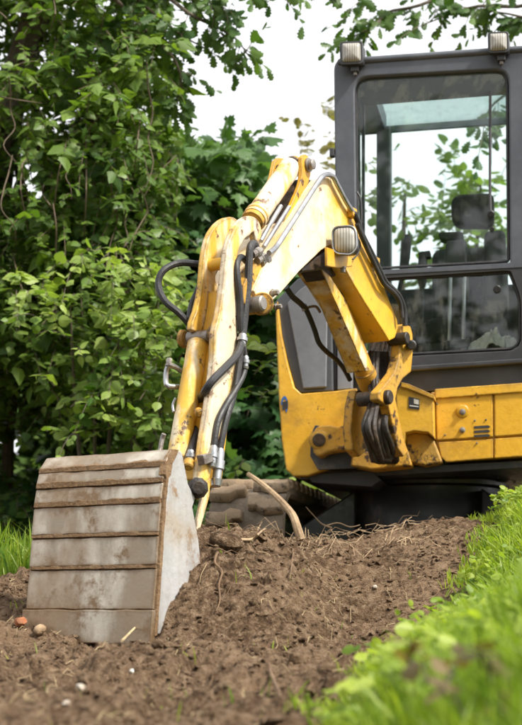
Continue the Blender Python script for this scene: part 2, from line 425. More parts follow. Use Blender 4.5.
def detail_z(x, y):
    wx, wy = x + .05 * fbm(x * 7, y * 7, 2, 13), y + .05 * fbm(x * 7 + 9, y * 7, 2, 14)
    d = 0.105 * fbm(x * 2.6, y * 2.6, 5, 1, 0.58) + 0.095 * (0.25 - np.abs(fbm(wx * 9, wy * 9, 4, 2, 0.62))) + 0.055 * (0.2 - np.abs(fbm(wx * 24, wy * 24, 3, 3, 0.65)))
    c = vnoise(x * 26 + 3 * fbm(x * 9, y * 9, 2, 9), y * 26, 31); d = d + 0.030 * np.maximum(c - 0.55, 0)
    c2 = vnoise(x * 52, y * 52, 37); d = d + 0.012 * (c2 - 0.5) - .028
    q1 = vnoise(wx * 5.5, wy * 5.5, 61) + .35 * fbm(wx * 22, wy * 22, 3, 62); q2 = vnoise(wx * 15, wy * 15, 63) + .4 * fbm(wx * 40, wy * 40, 2, 64)
    d = d + 0.036 * (sstep(.44, .54, q1) - .5) + 0.017 * (sstep(.44, .56, q2) - .5)      # crumbled ledges
    # cleat prints of the track running down the slope
    lane = np.exp(-((x - 0.33 - (y - 5) * 0.10) / 0.24) ** 4) * sstep(3.4, 4.0, y) * (1 - sstep(6.1, 6.4, y))
    r = np.sin((y + 0.12 * x + 0.05 * fbm(x * 4, y * 4, 2, 77)) * 2 * math.pi / 0.115)
    path = sstep(0.0, 0.22, x - (y - 5) * .12) * sstep(4.3, 5.2, y)
    d = d * (1 - .45 * path) + path * .022 * fbm(x * 9 - y * 1.5, y * 2.2, 3, 88)
    d = d * (1 - 0.45 * lane) + lane * 0.020 * r * (.6 + 1.6 * vnoise(x * 7, y * 7, 89))
    return d * (0.25 + 0.75 * (1 - sstep(0.0, 0.25, verge(x, y))))
def soil_z(x, y):
    x = np.asarray(x, float); y = np.asarray(y, float)
    far = np.clip((np.maximum(np.abs(x) - 2.2, 0) + np.maximum(y - 8.0, 0) + np.maximum(1.0 - y, 0)) / 1.5, 0, 1)
    return CAMZ + base_z(x, y) + detail_z(x, y) * (1 - far)
def gz(x, y): return float(soil_z(np.array([x]), np.array([y]))[0])

def axis(a, b, step, far, n=22):
    core = np.arange(a, b + step / 2, step)
    g = np.geomspace(step * 3, far, n)
    return np.concatenate([a - g[::-1], core, b + g])
gx, gy = axis(-1.75, 1.75, 0.0125, 900), axis(1.9, 7.3, 0.0125, 900)
GX, GY = np.meshgrid(gx, gy)
GZ = soil_z(GX, GY)
nx, ny = len(gx), len(gy)
def grid_mesh(name, X, Y, Z):
    h, w = X.shape
    me = bpy.data.meshes.new(name)
    me.vertices.add(h * w)
    me.vertices.foreach_set('co', np.stack([X, Y, Z], -1).ravel())
    i = np.arange((h - 1) * (w - 1)); r, c = i // (w - 1), i % (w - 1); a = r * w + c
    q = np.stack([a, a + 1, a + w + 1, a + w], -1).ravel()
    me.loops.add(len(q)); me.loops.foreach_set('vertex_index', q)
    me.polygons.add(len(i)); me.polygons.foreach_set('loop_start', np.arange(len(i)) * 4)
    me.update(); return me
ground = bpy.data.objects.new('ground', grid_mesh('ground', GX, GY, GZ)); COL.objects.link(ground)
ground.data.materials.append(MATS['soil'])
ground.data.polygons.foreach_set('use_smooth', [True] * len(ground.data.polygons))
tag(ground, 'bare brown churned soil rising to the excavator', kind='structure')
# ------------------------------------------------------------------ excavator
A, B_, T_ = R(12), R(30), R(13)                       # yaw of house, boom and tracks
H = Fam(((434 - CX) / K * 6.75, 6.75), (math.sin(A), math.cos(A)))      # o = metres back from the front of the house
B = Fam((0.606, 6.5), (math.cos(B_), -math.sin(B_)))                    # o = metres to the near side of the boom's middle
CEN = Vector((0.93, 7.55, 0))
exc = thing('excavator', 'yellow tracked mini excavator with black cab and toothless steel bucket resting on soil', 'excavator', (CEN.x, CEN.y, CAMZ + 0.13))
UP = Vector((0, 0, 1))
def Hp(pts, o): return [H.at(x, y, o) for x, y in pts]
def Bp(pts, o): return [B.at(x, y, o) for x, y in pts]
def hplate(name, pts, o, d, mat, parent=exc, bevel=0.006, **k): return MB().prism(Hp(pts, o), H.n3 * d).build(name, mat, parent, bevel, **k)
def bplate(name, pts, o, d, mat, parent=exc, bevel=0.005, **k): return MB().prism(Bp(pts, o), -B.n3 * d).build(name, mat, parent, bevel, **k)
def bolt(p, axis, r, parent, mat='dull_steel', h=0.015, name='bolt'):
    return MB().lathe(p, Vector(p) + axis.normalized() * h, [(0, r * 1.35), (.25, r * 1.35), (.3, r), (.9, r), (1, r * .8)], 6 if name == 'bolt' else 14).build(name, mat, parent)
FRONT = -H.n3; BF = Vector((-math.sin(B_), -math.cos(B_), 0))         # forward of house / of boom

# --- undercarriage
zt = lambda y, Y: CAMZ + (HY - y) / K * Y
drum = MB().lathe((CEN.x, CEN.y, CAMZ + .22), (CEN.x, CEN.y, zt(484, 7.1)), [(0, .44), (.08, .46), (.75, .45), (.85, .43), (1, .43)], 40).build('lower_frame', 'frame_black', exc, .006)
MB().lathe((CEN.x, CEN.y, zt(484, 7.1)), (CEN.x, CEN.y, zt(471, 7.1)), [(0, .40), (.1, .47), (.35, .47), (.4, .41), (.8, .41), (.85, .5), (1, .5)], 48).build('slew_ring', 'frame_black', exc)
TF = Vector((-math.sin(T_), -math.cos(T_), 0)); TS = Vector((math.cos(T_), -math.sin(T_), 0))   # forward, towards viewer's right
for s in (-1, 1):
    for f in (-1, 1):
        m = MB()
        a = CEN + TS * s * .34 + TF * f * .22; b = CEN + TS * s * .66 + TF * f * .46
        sec = lambda p, h0, h1, w: [p + TF * f * w + UP * h1, p - TF * f * w + UP * h1, p - TF * f * w + UP * h0, p + TF * f * w + UP * h0]
        m.rings([sec(a, CAMZ + .26, CAMZ + .60, .15), sec(b, CAMZ + .18, CAMZ + .36, .11)])
        m.build('frame_leg', 'frame_black', exc, .012)
# tracks
TR, TL, TW, TCZ = 0.205, 0.80, 0.20, CAMZ + 0.345
def track_point(s, per):
    s %= per
    st = 2 * TL
    if s < st: return (TL - s, TR, (0, 1))                     # top run, front to back
    s -= st
    if s < math.pi * TR: a = math.pi / 2 + s / TR; return (-TL + TR * math.cos(a), TR * math.sin(a), (math.cos(a), math.sin(a)))
    s -= math.pi * TR
    if s < st: return (-TL + s, -TR, (0, -1))
    s -= st; a = -math.pi / 2 + s / TR
    return (TL + TR * math.cos(a), TR * math.sin(a), (math.cos(a), math.sin(a)))
PER = 4 * TL + 2 * math.pi * TR
def lug_mesh(kind):
    m = MB(); w = TW
    if kind == 0: pr = [(-w, -.030), (-w * .45, -.036), (-w * .28, -.010), (-.01, -.010), (-.01, .022), (-w * .35, .030), (-w * .55, .014), (-w, .018)]
    else: pr = [(.012, -.022), (w * .3, -.022), (w * .5, -.040), (w, -.034), (w, .012), (w * .55, .008), (w * .35, .022), (.012, .018)]
    lo = [Vector((x, y * 1.65, 0)) for x, y in pr]; cx = sum((p.x for p in lo)) / 8
    hi = [Vector((cx + (p.x - cx) * .94, p.y * .86, .052)) for p in lo]
    m.rings([lo, hi]); me = m.mesh('track_lug')
    bm = bmesh.new(); bm.from_mesh(me); bmesh.ops.recalc_face_normals(bm, faces=bm.faces)
    bmesh.ops.bevel(bm, geom=[e for e in bm.edges if e.calc_face_angle(0) > .6], offset=.004, segments=1, affect='EDGES'); bm.to_mesh(me); bm.free()
    me.materials.append(MATS['muddy_rubber'])
    me.polygons.foreach_set('use_smooth', [True] * len(me.polygons))
    return me
LUG = [lug_mesh(0), lug_mesh(1)]
for side in (-1, 1):
    tc = CEN + TS * side * .80; tc.z = TCZ
    m = MB(); rings = []
    nseg = 88
    for i in range(nseg):
        f, z, nn = track_point(PER * i / nseg, PER)
        p = tc + TF * f + UP * z; nv = TF * nn[0] + UP * nn[1]
        rings.append([p - TS * TW + nv * .0, p - TS * TW * .97 + nv * .03, p + TS * TW * .97 + nv * .03, p + TS * TW + nv * .0, p + TS * TW * .9 - nv * .02, p - TS * TW * .9 - nv * .02])
    m.rings(rings, closed=True)
    belt = m.build('rubber_track', 'track_belt', exc, label='mud-caked rubber track with chunky cleats')
    nl = 34
    for i in range(nl):
        for kd in (0, 1):
            f, z, nn = track_point(PER * (i + .5 * kd) / nl, PER)
            nv = TF * nn[0] + UP * nn[1]; tv = TS.cross(nv) * -1
            o = bpy.data.objects.new('track_lug', LUG[kd]); COL.objects.link(o)
            o.parent = belt
            p = tc + TF * f + UP * z + nv * .028
            M = Matrix((TS, nv.cross(TS), nv)).transposed().to_4x4(); M.translation = p
            o.matrix_local = M
    fr = MB()
    fr.box(tc, TF * .62, TS * .07, UP * .10)
    frame = fr.build('track_frame', 'frame_black', exc, .015)
    for f, r in ((TL, TR - .03), (-TL, TR - .03)):
        c = tc + TF * f
        MB().lathe(c - TS * .10, c + TS * .10, [(0, r * .5), (.1, r * .55), (.12, r), (.3, r), (.35, r * .75), (.65, r * .75), (.7, r), (.88, r), (.9, r * .55), (1, r * .5)], 28).build('idler_wheel' if f > 0 else 'drive_sprocket', 'dull_steel', exc)
    for f in (-.45, -.15, .15, .45):
        c = tc + TF * f - UP * (TR - .09)
        MB().cyl(c - TS * .12, c + TS * .12, .062, 18, .01).build('track_roller', 'dull_steel', frame)

# --- house floor and body
floor_pts = [(300, 472), (546, 459), (546, 467), (300, 480)]
hplate('house_floor', floor_pts, .06, 1.7, 'frame_black')
hplate('underbody_plate', [(306, 474), (372, 470), (381, 480), (371, 487), (312, 483)], .05, .5, 'black_paint', label='scuffed dark steel plate under the body')
LB = [(277, 300), (281, 334), (287, 362), (294, 387), (301, 393.5), (334, 391), (357, 388), (357, 425), (352, 461), (330, 468), (308, 476), (294, 476.5), (286, 470), (281.5, 440), (279, 404), (277.5, 369), (275.5, 313)]
body = hplate('body_cover', LB, .0, .85, 'yellow', exc, .03, seg=4, label='yellow rounded right-hand body cover')
hplate('side_panel', [(297, 396), (357, 391), (357, 466), (310, 472)], .05, .9, 'yellow')
cov = hplate('engine_cover', [(274.5, 302), (297, 279), (331, 262), (333, 391), (299, 393), (294.5, 386), (286, 355), (280, 330)], .03, .7, 'cover_dark', exc, .008, label='dark grey plastic side cover')
hplate('cover_panel', [(287, 303), (300, 289), (319, 276), (327, 320), (326, 387), (303, 388.5), (296, 350)], .012, .03, 'cover_grey', cov, .006)
hplate('gap_strip', [(333.5, 262), (337, 261), (337, 390), (333.5, 390.5)], .06, .6, 'dark_interior')
hplate('pillar_panel', [(337, 255), (352, 250), (352, 389), (337, 390)], .05, .05, 'cover_grey')
# sticker on the body edge
m = MB()
for i in range(9):
    a0 = R(70 + i * 25)
cpx = (284.5, 405)
ring = []
arc = [(-60 + 15 * i) for i in range(17)]
outer = [(cpx[0] + 3.6 * math.cos(R(a)), cpx[1] - 9.0 * math.sin(R(a))) for a in arc]
inner = [(cpx[0] + 1.9 * math.cos(R(a)), cpx[1] - 6.2 * math.sin(R(a))) for a in reversed(arc)]
hplate('round_sticker', outer + inner, -.0022, .0016, 'sticker_blue', body, 0)
hplate('sticker_bar', [(282.2, 402), (287.8, 400.5), (288, 408.5), (282.4, 410)], -.003, .002, 'black_paint', body, 0)

# right-hand front panels
hplate('front_body', [(430, 392), (546, 384), (546, 455), (445, 461), (436, 448)], .012, 1.2, 'yellow_dirty', exc, .01)
pa = hplate('front_panel', [(435, 390.5), (492.6, 386.3), (493, 437), (436.5, 440.6)], -.004, .02, 'yellow', exc, .007)
hplate('front_panel', [(494, 386.2), (546, 382.5), (546, 433.4), (494.2, 436.9)], -.004, .02, 'yellow', exc, .007)
hplate('lower_panel', [(437.5, 442.2), (493, 438.8), (493, 458.5), (446, 462.3), (441, 457)], -.002, .02, 'yellow', exc, .006)
hplate('lower_panel', [(494.2, 438.6), (546, 435.2), (546, 455), (494.2, 458.4)], -.002, .02, 'yellow', exc, .006)
hplate('panel_lip', [(434.5, 389), (546, 381), (546, 390.5), (434.5, 398.8)], -.016, .014, 'yellow', exc, .006)
for i in range(3):
    y = 426.2 + i * 4.4
    hplate('vent_slot', [(474, y), (488, y - 1), (490.3, y + .2), (489, y + 1.7), (474.4, y + 2.3)], -.0065, .004, 'dark_interior', pa, 0)
rim = MB().lathe(H.at(462.5, 411.5, -.002), H.at(462.5, 411.5, -.013), [(0, .034), (.6, .034), (.9, .030), (1, .027)], 24).build('lock_recess', 'yellow', pa)
bolt(H.at(462.5, 412, -.012), FRONT, .012, rim, name='lock_barrel')
bolt(H.at(462.5, 430, -.004), FRONT, .011, pa, name='lock_barrel')
for q in ((445, 435), (437, 404), (475, 420.5), (486, 419.8), (477, 443)):
    bolt(H.at(*q, -.004), FRONT, .004, pa, h=.006)
# centre panel beside the swing bracket
cp = hplate('centre_panel', [(401, 384.5), (407, 386), (433, 397), (434, 438), (428, 432.5), (414, 431), (405.5, 433), (403, 452), (397, 452), (396, 392)], -.10, .25, 'yellow', exc, .006)
hplate('panel_flange', [(401, 382), (409, 384), (434, 395), (434.5, 399.5), (407, 388.5), (401, 387)], -.112, .24, 'yellow', cp, .003)
hplate('data_plate', [(408.7, 396.5), (419.5, 399), (419.5, 409.6), (408.7, 408.2)], -.104, .003, 'black_paint', cp, 0)
hplate('data_plate_print', [(413.8, 398.8), (418.7, 400), (418.7, 404.6), (413.8, 403.6)], -.106, .0015, 'sticker_white', cp, 0)
hplate('data_plate_print', [(409.5, 405.0), (418.7, 406.2), (418.7, 407.2), (409.5, 406.2)], -.106, .0015, 'sticker_white', cp, 0)
hplate('lower_scoop', [(405, 435), (414, 432), (428, 433.5), (434, 440), (440, 455), (443, 463), (425, 466), (408, 462)], -.02, .3, 'yellow_dirty', exc, .012, label='darker yellow scoop below the centre panel')  # scoop in a darker, browner yellow than the panels

# --- cab
CD0, CD1 = .12, 1.05
cabx0, cabx1 = H.x(334, CD0), H.x(532, CD0)
def ring_plate(outer, inner, o, d):
    m = MB(); n = len(outer)
    fo, fi = Hp(outer, o), Hp(inner, o); v = H.n3 * d
    m.rings([fo, fi, [p + v for p in fi], [p + v for p in fo]], closed=True)
    return m
up_in = rounded([(354.5, 77, 16), (508.5, 68.5, 16), (510, 262.5, 2), (357, 271, 2)])
up_out = rounded([(333.5, 58, 12), (532, 44, 12), (534, 267, 0), (336, 277, 0)])
cab = ring_plate(up_out, up_in, CD0, .07).build('cab_frame', 'cab_grey', exc, .012, seg=3, label='dark grey steel cab frame with rounded window corners')
lo_in = rounded([(358, 279.5, 2), (510.5, 270.5, 3), (521, 298, 10), (521.5, 350, 14), (362, 358.5, 4)])
lo_out = rounded([(336, 277.5, 0), (534, 267.5, 0), (548, 298, 4), (548, 383, 2), (338, 397, 2)])
ring_plate(lo_out, lo_in, CD0 + .004, .066).build('lower_frame_surround', 'black_paint', cab, .008)
# rubber seals
def seal(loop, o, r, n): MB().tube([H.at(x, y, o) for x, y in loop + [loop[0]]], r, 6, 0).build(n, 'hose', cab)
seal(rounded([(356, 78.5, 15), (507, 70, 15), (508.5, 261, 2), (358, 269.5, 2)]), CD0 + .03, .008, 'window_seal')
seal(rounded([(360, 281.5, 2), (509.5, 272.5, 3), (519.5, 298, 10), (520, 348, 13), (363, 356.5, 4)]), CD0 + .03, .007, 'window_seal')
def pane(name, pts, o, mat, parent=cab, th=.005): return hplate(name, pts, o, th, mat, parent, 0)
pane('windscreen', up_in, CD0 + .032, 'glass')
pane('lower_window', lo_in, CD0 + .036, 'glass_dirty')
hplate('window_sill', [(340, 370), (540, 357), (540, 362), (340, 375.5)], CD0 - .035, .04, 'black_paint', cab, .008)
# roof
zr = lambda px, py: H.at(px, py, CD0).z
z_roof0, z_roof1 = H.at(430, 58, CD0).z, H.at(430, 53, CD0).z
m = MB()
fr = Hp([(336.5, 57.5), (529, 44), (529, 51), (336.5, 64.5)], CD0 - .015)
m.prism(fr, H.n3 * .36)
m.build('roof_front', 'cab_grey', cab, .022, seg=3)
zi = H.at(430, 62, CD0).z
def hbox(name, x0, x1, o0, o1, z0, z1, mat, parent=exc, bevel=.006, **k):
    c = (H.loc((x0 + x1) / 2, (z0 + z1) / 2, (o0 + o1) / 2))
    return MB().box(c, H.t3 * ((x1 - x0) / 2), H.n3 * ((o1 - o0) / 2), UP * ((z1 - z0) / 2)).build(name, mat, parent, bevel, **k)
SX = H.t3                                             # Fam.t3 points to the viewer's left for this family
xs = sorted((cabx0, cabx1)); xa, xb = xs               # xb = viewer's left when t3 points left
Lx, Rx = cabx0, cabx1                                   # viewer's left / right edge in house coordinates
sg = 1 if Rx > Lx else -1
def xx(m_): return Lx + sg * m_                         # metres from the cab's left edge
CW = abs(Rx - Lx)
hb = lambda name, a, b, o0, o1, z0, z1, mat, parent=cab, bevel=.006, **k: hbox(name, *sorted((xx(a), xx(b))), o0, o1, z0, z1, mat, parent, bevel, **k)
hb('roof_rail', 0, .17, CD0 + .33, CD1, zi - .02, zi + .09, 'cab_grey', bevel=.02)
hb('roof_rail', CW - .10, CW, CD0 + .33, CD1, zi - .02, zi + .09, 'cab_grey', bevel=.02)
hb('headlining', .06, CW - .06, CD0 + .075, CD0 + .40, zi - .055, zi - .015, 'headlining', bevel=.015)
hb('skylight', .17, CW - .10, CD0 + .40, CD1 - .005, zi - .02, zi - .012, 'glass_tint', bevel=0)
hb('rear_header', .02, CW - .02, CD1 - .005, CD1 + .02, zi - .022, zi + .02, 'cab_grey', bevel=.008)
zf = H.at(430, 389, CD0).z                              # foot of the cab
zfl = H.at(470, 359, .35).z                             # cab floor
zw = H.at(430, 285, CD1).z
for a, b in ((.115, .20), (CW - .09, CW - .02)):
    hb('rear_pillar', a, b, CD1 - .06, CD1 + .02, zf, zi, 'black_paint', bevel=.012)
hb('rear_wall', .06, CW - .02, CD1 - .01, CD1 + .03, zf, zw - .02, 'dark_interior', bevel=.008)
hb('rear_window', .20, CW - .09, CD1, CD1 + .005, zw - .02, zi - .022, 'glass', bevel=0)
for a in (.02, CW - .05):
    hb('side_sill', a, a + .03, CD0 + .07, CD1, zf, zf + .52, 'black_paint', bevel=.008)
hb('side_window', .03, .035, CD0 + .07, CD1 - .06, zf + .52, zi, 'glass', bevel=0)
hb('side_window', CW - .04, CW - .035, CD0 + .07, CD1 - .06, zf + .52, zi, 'glass', bevel=0)
hb('door_pillar', .10, .115, CD0 + .34, CD0 + .38, zf + .5, zi, 'black_paint', bevel=.004)
hb('cab_floor', .02, CW - .02, CD0 + .075, CD1 - .02, zf - .05, zfl, 'dark_interior', bevel=.006)
hb('floor_mat', .10, CW - .06, CD0 + .10, CD0 + .55, zfl + .001, zfl + .012, 'seat_fabric', bevel=.004)
# wiper
def Hv(pts, o, name, r, mat, parent=cab, **k): return MB().tube([H.at(x, y, o) for x, y in pts], r, 8, k.pop('smooth', 4)).build(name, mat, parent)
wp = MB().tube([H.at(490.5, 216, CD0 + .005), H.at(490, 180, CD0 + .012), H.at(490.3, 128, CD0 + .018)], .007, 8, 3).build('wiper_arm', 'black_paint', cab)
MB().box(H.at(490.2, 128, CD0 + .024), H.t3 * .007, H.n3 * .008, UP * .19).build('wiper_blade', 'hose', wp, .002)
MB().cyl(H.at(491, 214, CD0 - .01), H.at(491, 214, CD0 + .03), .019, 14, .005).build('wiper_pivot', 'hose', wp)
MB().cyl(H.at(492, 229, CD0 + .015), H.at(492, 229, CD0 + .03), .013, 14, .003).build('wiper_cap', 'hose', cab)
# hinges on the left pillar
for y in (153, 230):
    MB().box(H.at(332.2, y, CD0 + .02), H.t3 * .012, H.n3 * .02, UP * .022).build('hinge', 'black_paint', cab, .004)
Hv([(359.5, 100), (359.2, 150), (360, 200), (362, 240)], CD0 + .075, 'cab_cable', .006, 'hose')
Hv([(357, 192), (360.5, 199), (361.5, 215), (361, 232), (365, 246)], CD0 - .03, 'cab_cable', .006, 'hose')
# seat
seat = hb('seat', .42, .88, .62, .98, zf + .34, zf + .48, 'seat_fabric', exc, .05, seg=3)
zs = zf + .46
hb('backrest', .45, .85, .84, .97, zs - .02, zs + .46, 'seat_fabric', seat, .05, seg=3)
hr = [(449, 210, 0)]
hd = rounded([(450.5, 194, 12), (494, 192, 8), (494, 226, 8), (451.5, 226, 12)])
hplate('headrest', hd, .80, .09, 'seat_fabric', seat, .02, seg=3)
hb('seat_base', .46, .84, .64, .96, zf + .01, zf + .34, 'dark_interior', seat, .02)
hplate('armrest', rounded([(438, 232, 3), (463, 231, 4), (464, 241, 4), (440, 239, 3)]), .55, .10, 'seat_fabric', seat, .012)
hplate('control_console', [(446, 240), (466, 238), (470, 300), (438, 300)], .50, .35, 'dark_interior', exc, .02)
hplate('control_console', [(484, 230), (505, 228), (508, 300), (482, 300)], .55, .35, 'dark_interior', exc, .03)
# control levers
for (x0, y0, x1, y1, o) in ((397, 298, 408, 235, .45), (421, 300, 423, 252, .5)):
    lv = MB().tube([H.at(x0, y0 + 40, o), H.at(x0 + 1, y0, o), H.at((x0 + x1) / 2, (y0 + y1) / 2 + 10, o)], .012, 8, 3).build('control_lever', 'dark_interior', exc)
    g = H.at((x0 + x1) / 2, (y0 + y1) / 2 + 12, o); h_ = H.at(x1, y1, o)
    MB().lathe(g, h_, [(0, .014), (.15, .024), (.5, .026), (.85, .024), (1, .016)], 14).build('lever_grip', 'hose', lv)
hplate('lever_knob', rounded([(418, 252, 2), (430, 250, 2), (431, 257, 2), (419, 259, 2)]), .48, .05, 'hose', exc, .006)
for x in (449, 463):                                     # travel levers behind the lower window
    Hv([(x, 352), (x + .8, 300), (x + 2, 268)], .40, 'travel_lever', .011, 'steel', exc)
hplate('pedal', [(442, 341), (470, 338), (472, 346), (444, 350)], .36, .10, 'dark_interior', exc, .008)
hplate('pedal', [(417, 345), (430, 343), (432, 350), (418, 352)], .36, .10, 'dark_interior', exc, .008)
MB().cyl(H.at(497, 289, CD0 + .02), H.at(497, 289, CD0 + .045), .020, 16, .004).build('window_latch', 'hose', cab)

# --- work lights on the roof
def work_light(c, o, w, h, face_shift, parent, name='work_light'):
    (x, y) = c
    fr = rounded([(x - w / 2, y - h / 2, 3), (x + w / 2, y - h / 2 - 1, 3), (x + w / 2 + .5, y + h / 2 - 1, 3), (x - w / 2 + .5, y + h / 2, 3)], 4)
    fo = Hp(fr, o); cc = sum(fo, Vector()) / len(fo)
    back = [cc + (p - cc) * .72 + H.n3 * .085 + Vector((.02, 0, .004)) for p in fo]
    mid = [p + H.n3 * .03 for p in fo]
    m = MB(); m.rings([[cc + (p - cc) * .86 for p in fo], fo, mid, back])
    L = m.build(name, 'black_paint', parent, .003)
    lens = [cc + (p - cc) * .80 - H.n3 * .004 for p in fo]
    dome = [cc + (p - cc) * .45 - H.n3 * .014 for p in fo]
    MB().rings([[p + H.n3 * .006 for p in lens], lens, dome, [cc + (p - cc) * .1 - H.n3 * .016 for p in fo]]).build('lens', 'lamp_lens', L, sharp=180)
    base = cc - UP * (h / K * 6.85 / 2 + .012) + H.n3 * .04 + Vector((.015, 0, 0))
    MB().box(base, H.t3 * .02, H.n3 * .02, UP * .016).build('bracket', 'black_paint', L, .003)
    MB().cyl(base - UP * .03, base + UP * .0, .010, 10).build('stud', 'dull_steel', L)
work_light((351, 53), CD0 - .07, 23, 23, 0, exc)
work_light((498, 42.5), CD0 - .07, 21, 21, 0, exc)

# --- swing bracket (yellow casting that carries the boom)
SWB = 'yellow_dirty'
sw = bplate('swing_bracket', [(401, 327), (405, 324), (411, 326), (413, 334), (413.5, 350), (411.5, 372), (403, 379), (398, 388), (396, 399), (400, 420), (404, 438), (409, 452), (404, 457), (398, 448), (393, 425), (389, 408), (379, 400), (379, 392), (386, 384), (395, 372), (399, 358), (400.5, 344)], .125, .05, SWB, exc, .008, label='greasy yellow swing bracket with two cheeks')
bplate('bracket_cheek', [(357, 390), (364, 396), (368, 408), (367, 430), (366, 452), (360, 457), (353.5, 450), (351.5, 430), (353.5, 405)], -.10, .05, SWB, sw, .008)
#bplate('bracket_cheek', [(356, 330), (362, 327), (368, 335), (366, 372), (357, 392), (351, 392), (353, 370)], -.13, .04, SWB, sw, .006)
pinL, pinR = B.at(412, 338, .14), B.at(412, 338, .14) - B.n3 * .30
MB().cyl(B.at(408, 338, .165), B.at(408, 338, .165) - B.n3 * .10, .030, 20, .004).build('boom_foot_pin', 'grease', sw)
MB().cyl(B.at(411.5, 345, .175), B.at(411.5, 345, .12), .024, 16, .006).build('pin_nut', 'hose', sw)
MB().cyl(B.at(391, 397, .15), B.at(391, 397, .15) - B.n3 * .17, .034, 20, .006).build('cylinder_pin', 'grease', sw)
MB().lathe(B.at(383, 402, .02), B.at(381, 462, .02), [(0, .04), (.1, .06), (.3, .055), (.8, .055), (.9, .06), (1, .05)], 20).build('swing_post', 'grease', sw)
# casting arm on the left with round eye
arm_l = hplate('casting_arm', [(314, 430), (318, 425.5), (330, 424.5), (338, 427), (354, 421), (357, 430), (357, 446), (352, 449), (330, 452), (318, 457.5), (313, 452), (311.5, 440)], -.13, .16, SWB, exc, .014, seg=3)
MB().lathe(H.at(319, 440, -.12), H.at(319, 440, -.138), [(0, .052), (.7, .052), (1, .040)], 22).build('eye_rim', SWB, arm_l)
MB().cyl(H.at(319, 440, -.135), H.at(319, 440, -.145), .034, 20, .003).build('eye_pin', 'grease', arm_l)
hplate('recess_shade', [(311, 434), (315, 425), (322, 426), (325, 448), (352, 446), (372, 450), (372, 468), (318, 470), (310, 456)], -.036, .02, 'frame_black', exc, .004)  # flat black sheet for the shade in the recess around the casting arm
hplate('casting_foot', [(352, 452), (408, 449), (412, 466), (372, 470), (350, 466)], -.08, .3, 'yellow_dirty', exc, .012, label='mud-browned lower casting under the hoses')
# hose bundle in the bracket
for i in range(7):
    x = 366 + i * 4.4; j = (i % 3) * .016 + random.uniform(-.012, .012); e_ = random.uniform(-3, 3)
    MB().tube([B.at(371 + i * 3.0, 352, -.01 + j), B.at(369 + i * 3.6, 375, .0 + j), B.at(370 + i * 3.2 - e_, 400, .05 + j), B.at(366 + i * 4.3 + e_, 425, .085 + j), B.at(368 + i * 4.4 - e_ * .7, 446, .08 + j), B.at(374 + i * 3.8, 459 - (i % 2) * 2, .05), B.at(380 + i * 2.4, 462, -.06)], .0135, 10, 5).build('hydraulic_hose', 'grease', sw)

for i in range(6):                                       # more hoses rising behind the bracket into the boom foot
    MB().tube([B.at(360 + i * 5.5, 392, -.06), B.at(364 + i * 5, 372, -.07 + .01 * (i % 2)), B.at(371 + i * 4.4, 352, -.05), B.at(376 + i * 3.4, 334, -.03)], .0145, 10, 5).build('hydraulic_hose', 'grease', sw)
# bolts round the slew ring and weld ribs on the drum
for i in range(26):
    a = R(180 + 180 * (i + .5) / 26); d = Vector((math.cos(a), math.sin(a), 0))
    bolt(Vector((CEN.x, CEN.y, zt(474.5, 7.1))) + d * .498, d, .010, exc, h=.012)

# --- boom
BR = .115
boom_out = [(254, 291), (263, 271), (269.5, 257), (281, 242), (300, 214), (316, 187), (322, 179), (328, 176.5), (334, 180), (342, 191), (353, 214), (363, 237), (378, 270), (389, 299), (397, 319), (398.5, 328), (395, 338), (389.5, 341), (379, 324), (366, 304), (355, 286), (345, 268), (338, 254), (331, 245), (322, 250), (300, 271), (281, 293), (270, 303), (260, 305)]
boom = MB().prism(Bp(boom_out, BR), -B.n3 * (2 * BR)).build('boom', 'boom_paint', exc, .006, label='faded cream yellow boom with sun sheen in its paint and worn edges')
# lower face of the foot half in stronger yellow, a plate standing just proud
def on_plane_strip(path, o0, o1, lift, mat, name, parent, th=.004):
    """plate that follows a run of the boom outline between two offsets"""
    pts0 = [B.at(x, y, BR) for x, y in path]
    m = MB(); rs = []
    for i, p in enumerate(pts0):
        a, b = pts0[max(i - 1, 0)], pts0[min(i + 1, len(pts0) - 1)]
        d = (b - a).normalized(); nn = d.cross(B.n3).normalized() * lift
        q0 = p + nn; s0 = B.n3 * (o0 - BR); s1 = B.n3 * (o1 - BR)
        rs.append([q0 + s0, q0 + s1, q0 + s1 - nn.normalized() * th, q0 + s0 - nn.normalized() * th])
    m.rings(rs); return m.build(name, mat, parent, .002)
#on_plane_strip([(346, 269.5), (355, 286), (366, 304), (379, 324), (389, 340)], -.112, .112, .003, 'yellow', 'boom_underside', boom)
#bplate('boom_side_panel', [(347, 266), (366, 247), (378, 272), (388, 299), (396, 319), (396.5, 329), (389.7, 338.5), (379.5, 322), (366.5, 302), (355.5, 284)], BR + .004, .003, 'yellow_faded', boom, .001)
# boom tip fork cheek and arm pin
tip = bplate('boom_tip', [(244, 285), (252, 268), (262, 258), (270, 268), (272, 290), (266, 309), (258, 314), (250, 312), (244, 303)], .10, .05, 'yellow_dirty', boom, .008)
bplate('boom_tip', [(238, 292), (250, 270), (262, 262), (262, 300), (250, 314), (240, 310)], -.06, .04, 'yellow_dirty', boom, .008)
MB().cyl(B.at(264, 303, .158), B.at(264, 303, .158) - B.n3 * .30, .030, 22, .006).build('arm_pin', 'dull_steel', boom)
MB().lathe(B.at(260, 304, .09), B.at(263, 303.5, .142), [(0, .044), (.85, .044), (1, .039)], 24).build('pin_boss', 'yellow_dirty', boom)
bolt(B.at(272, 293, .12), B.n3, .012, boom, h=.03); bolt(B.at(275, 307, .12), B.n3, .010, boom, h=.03)
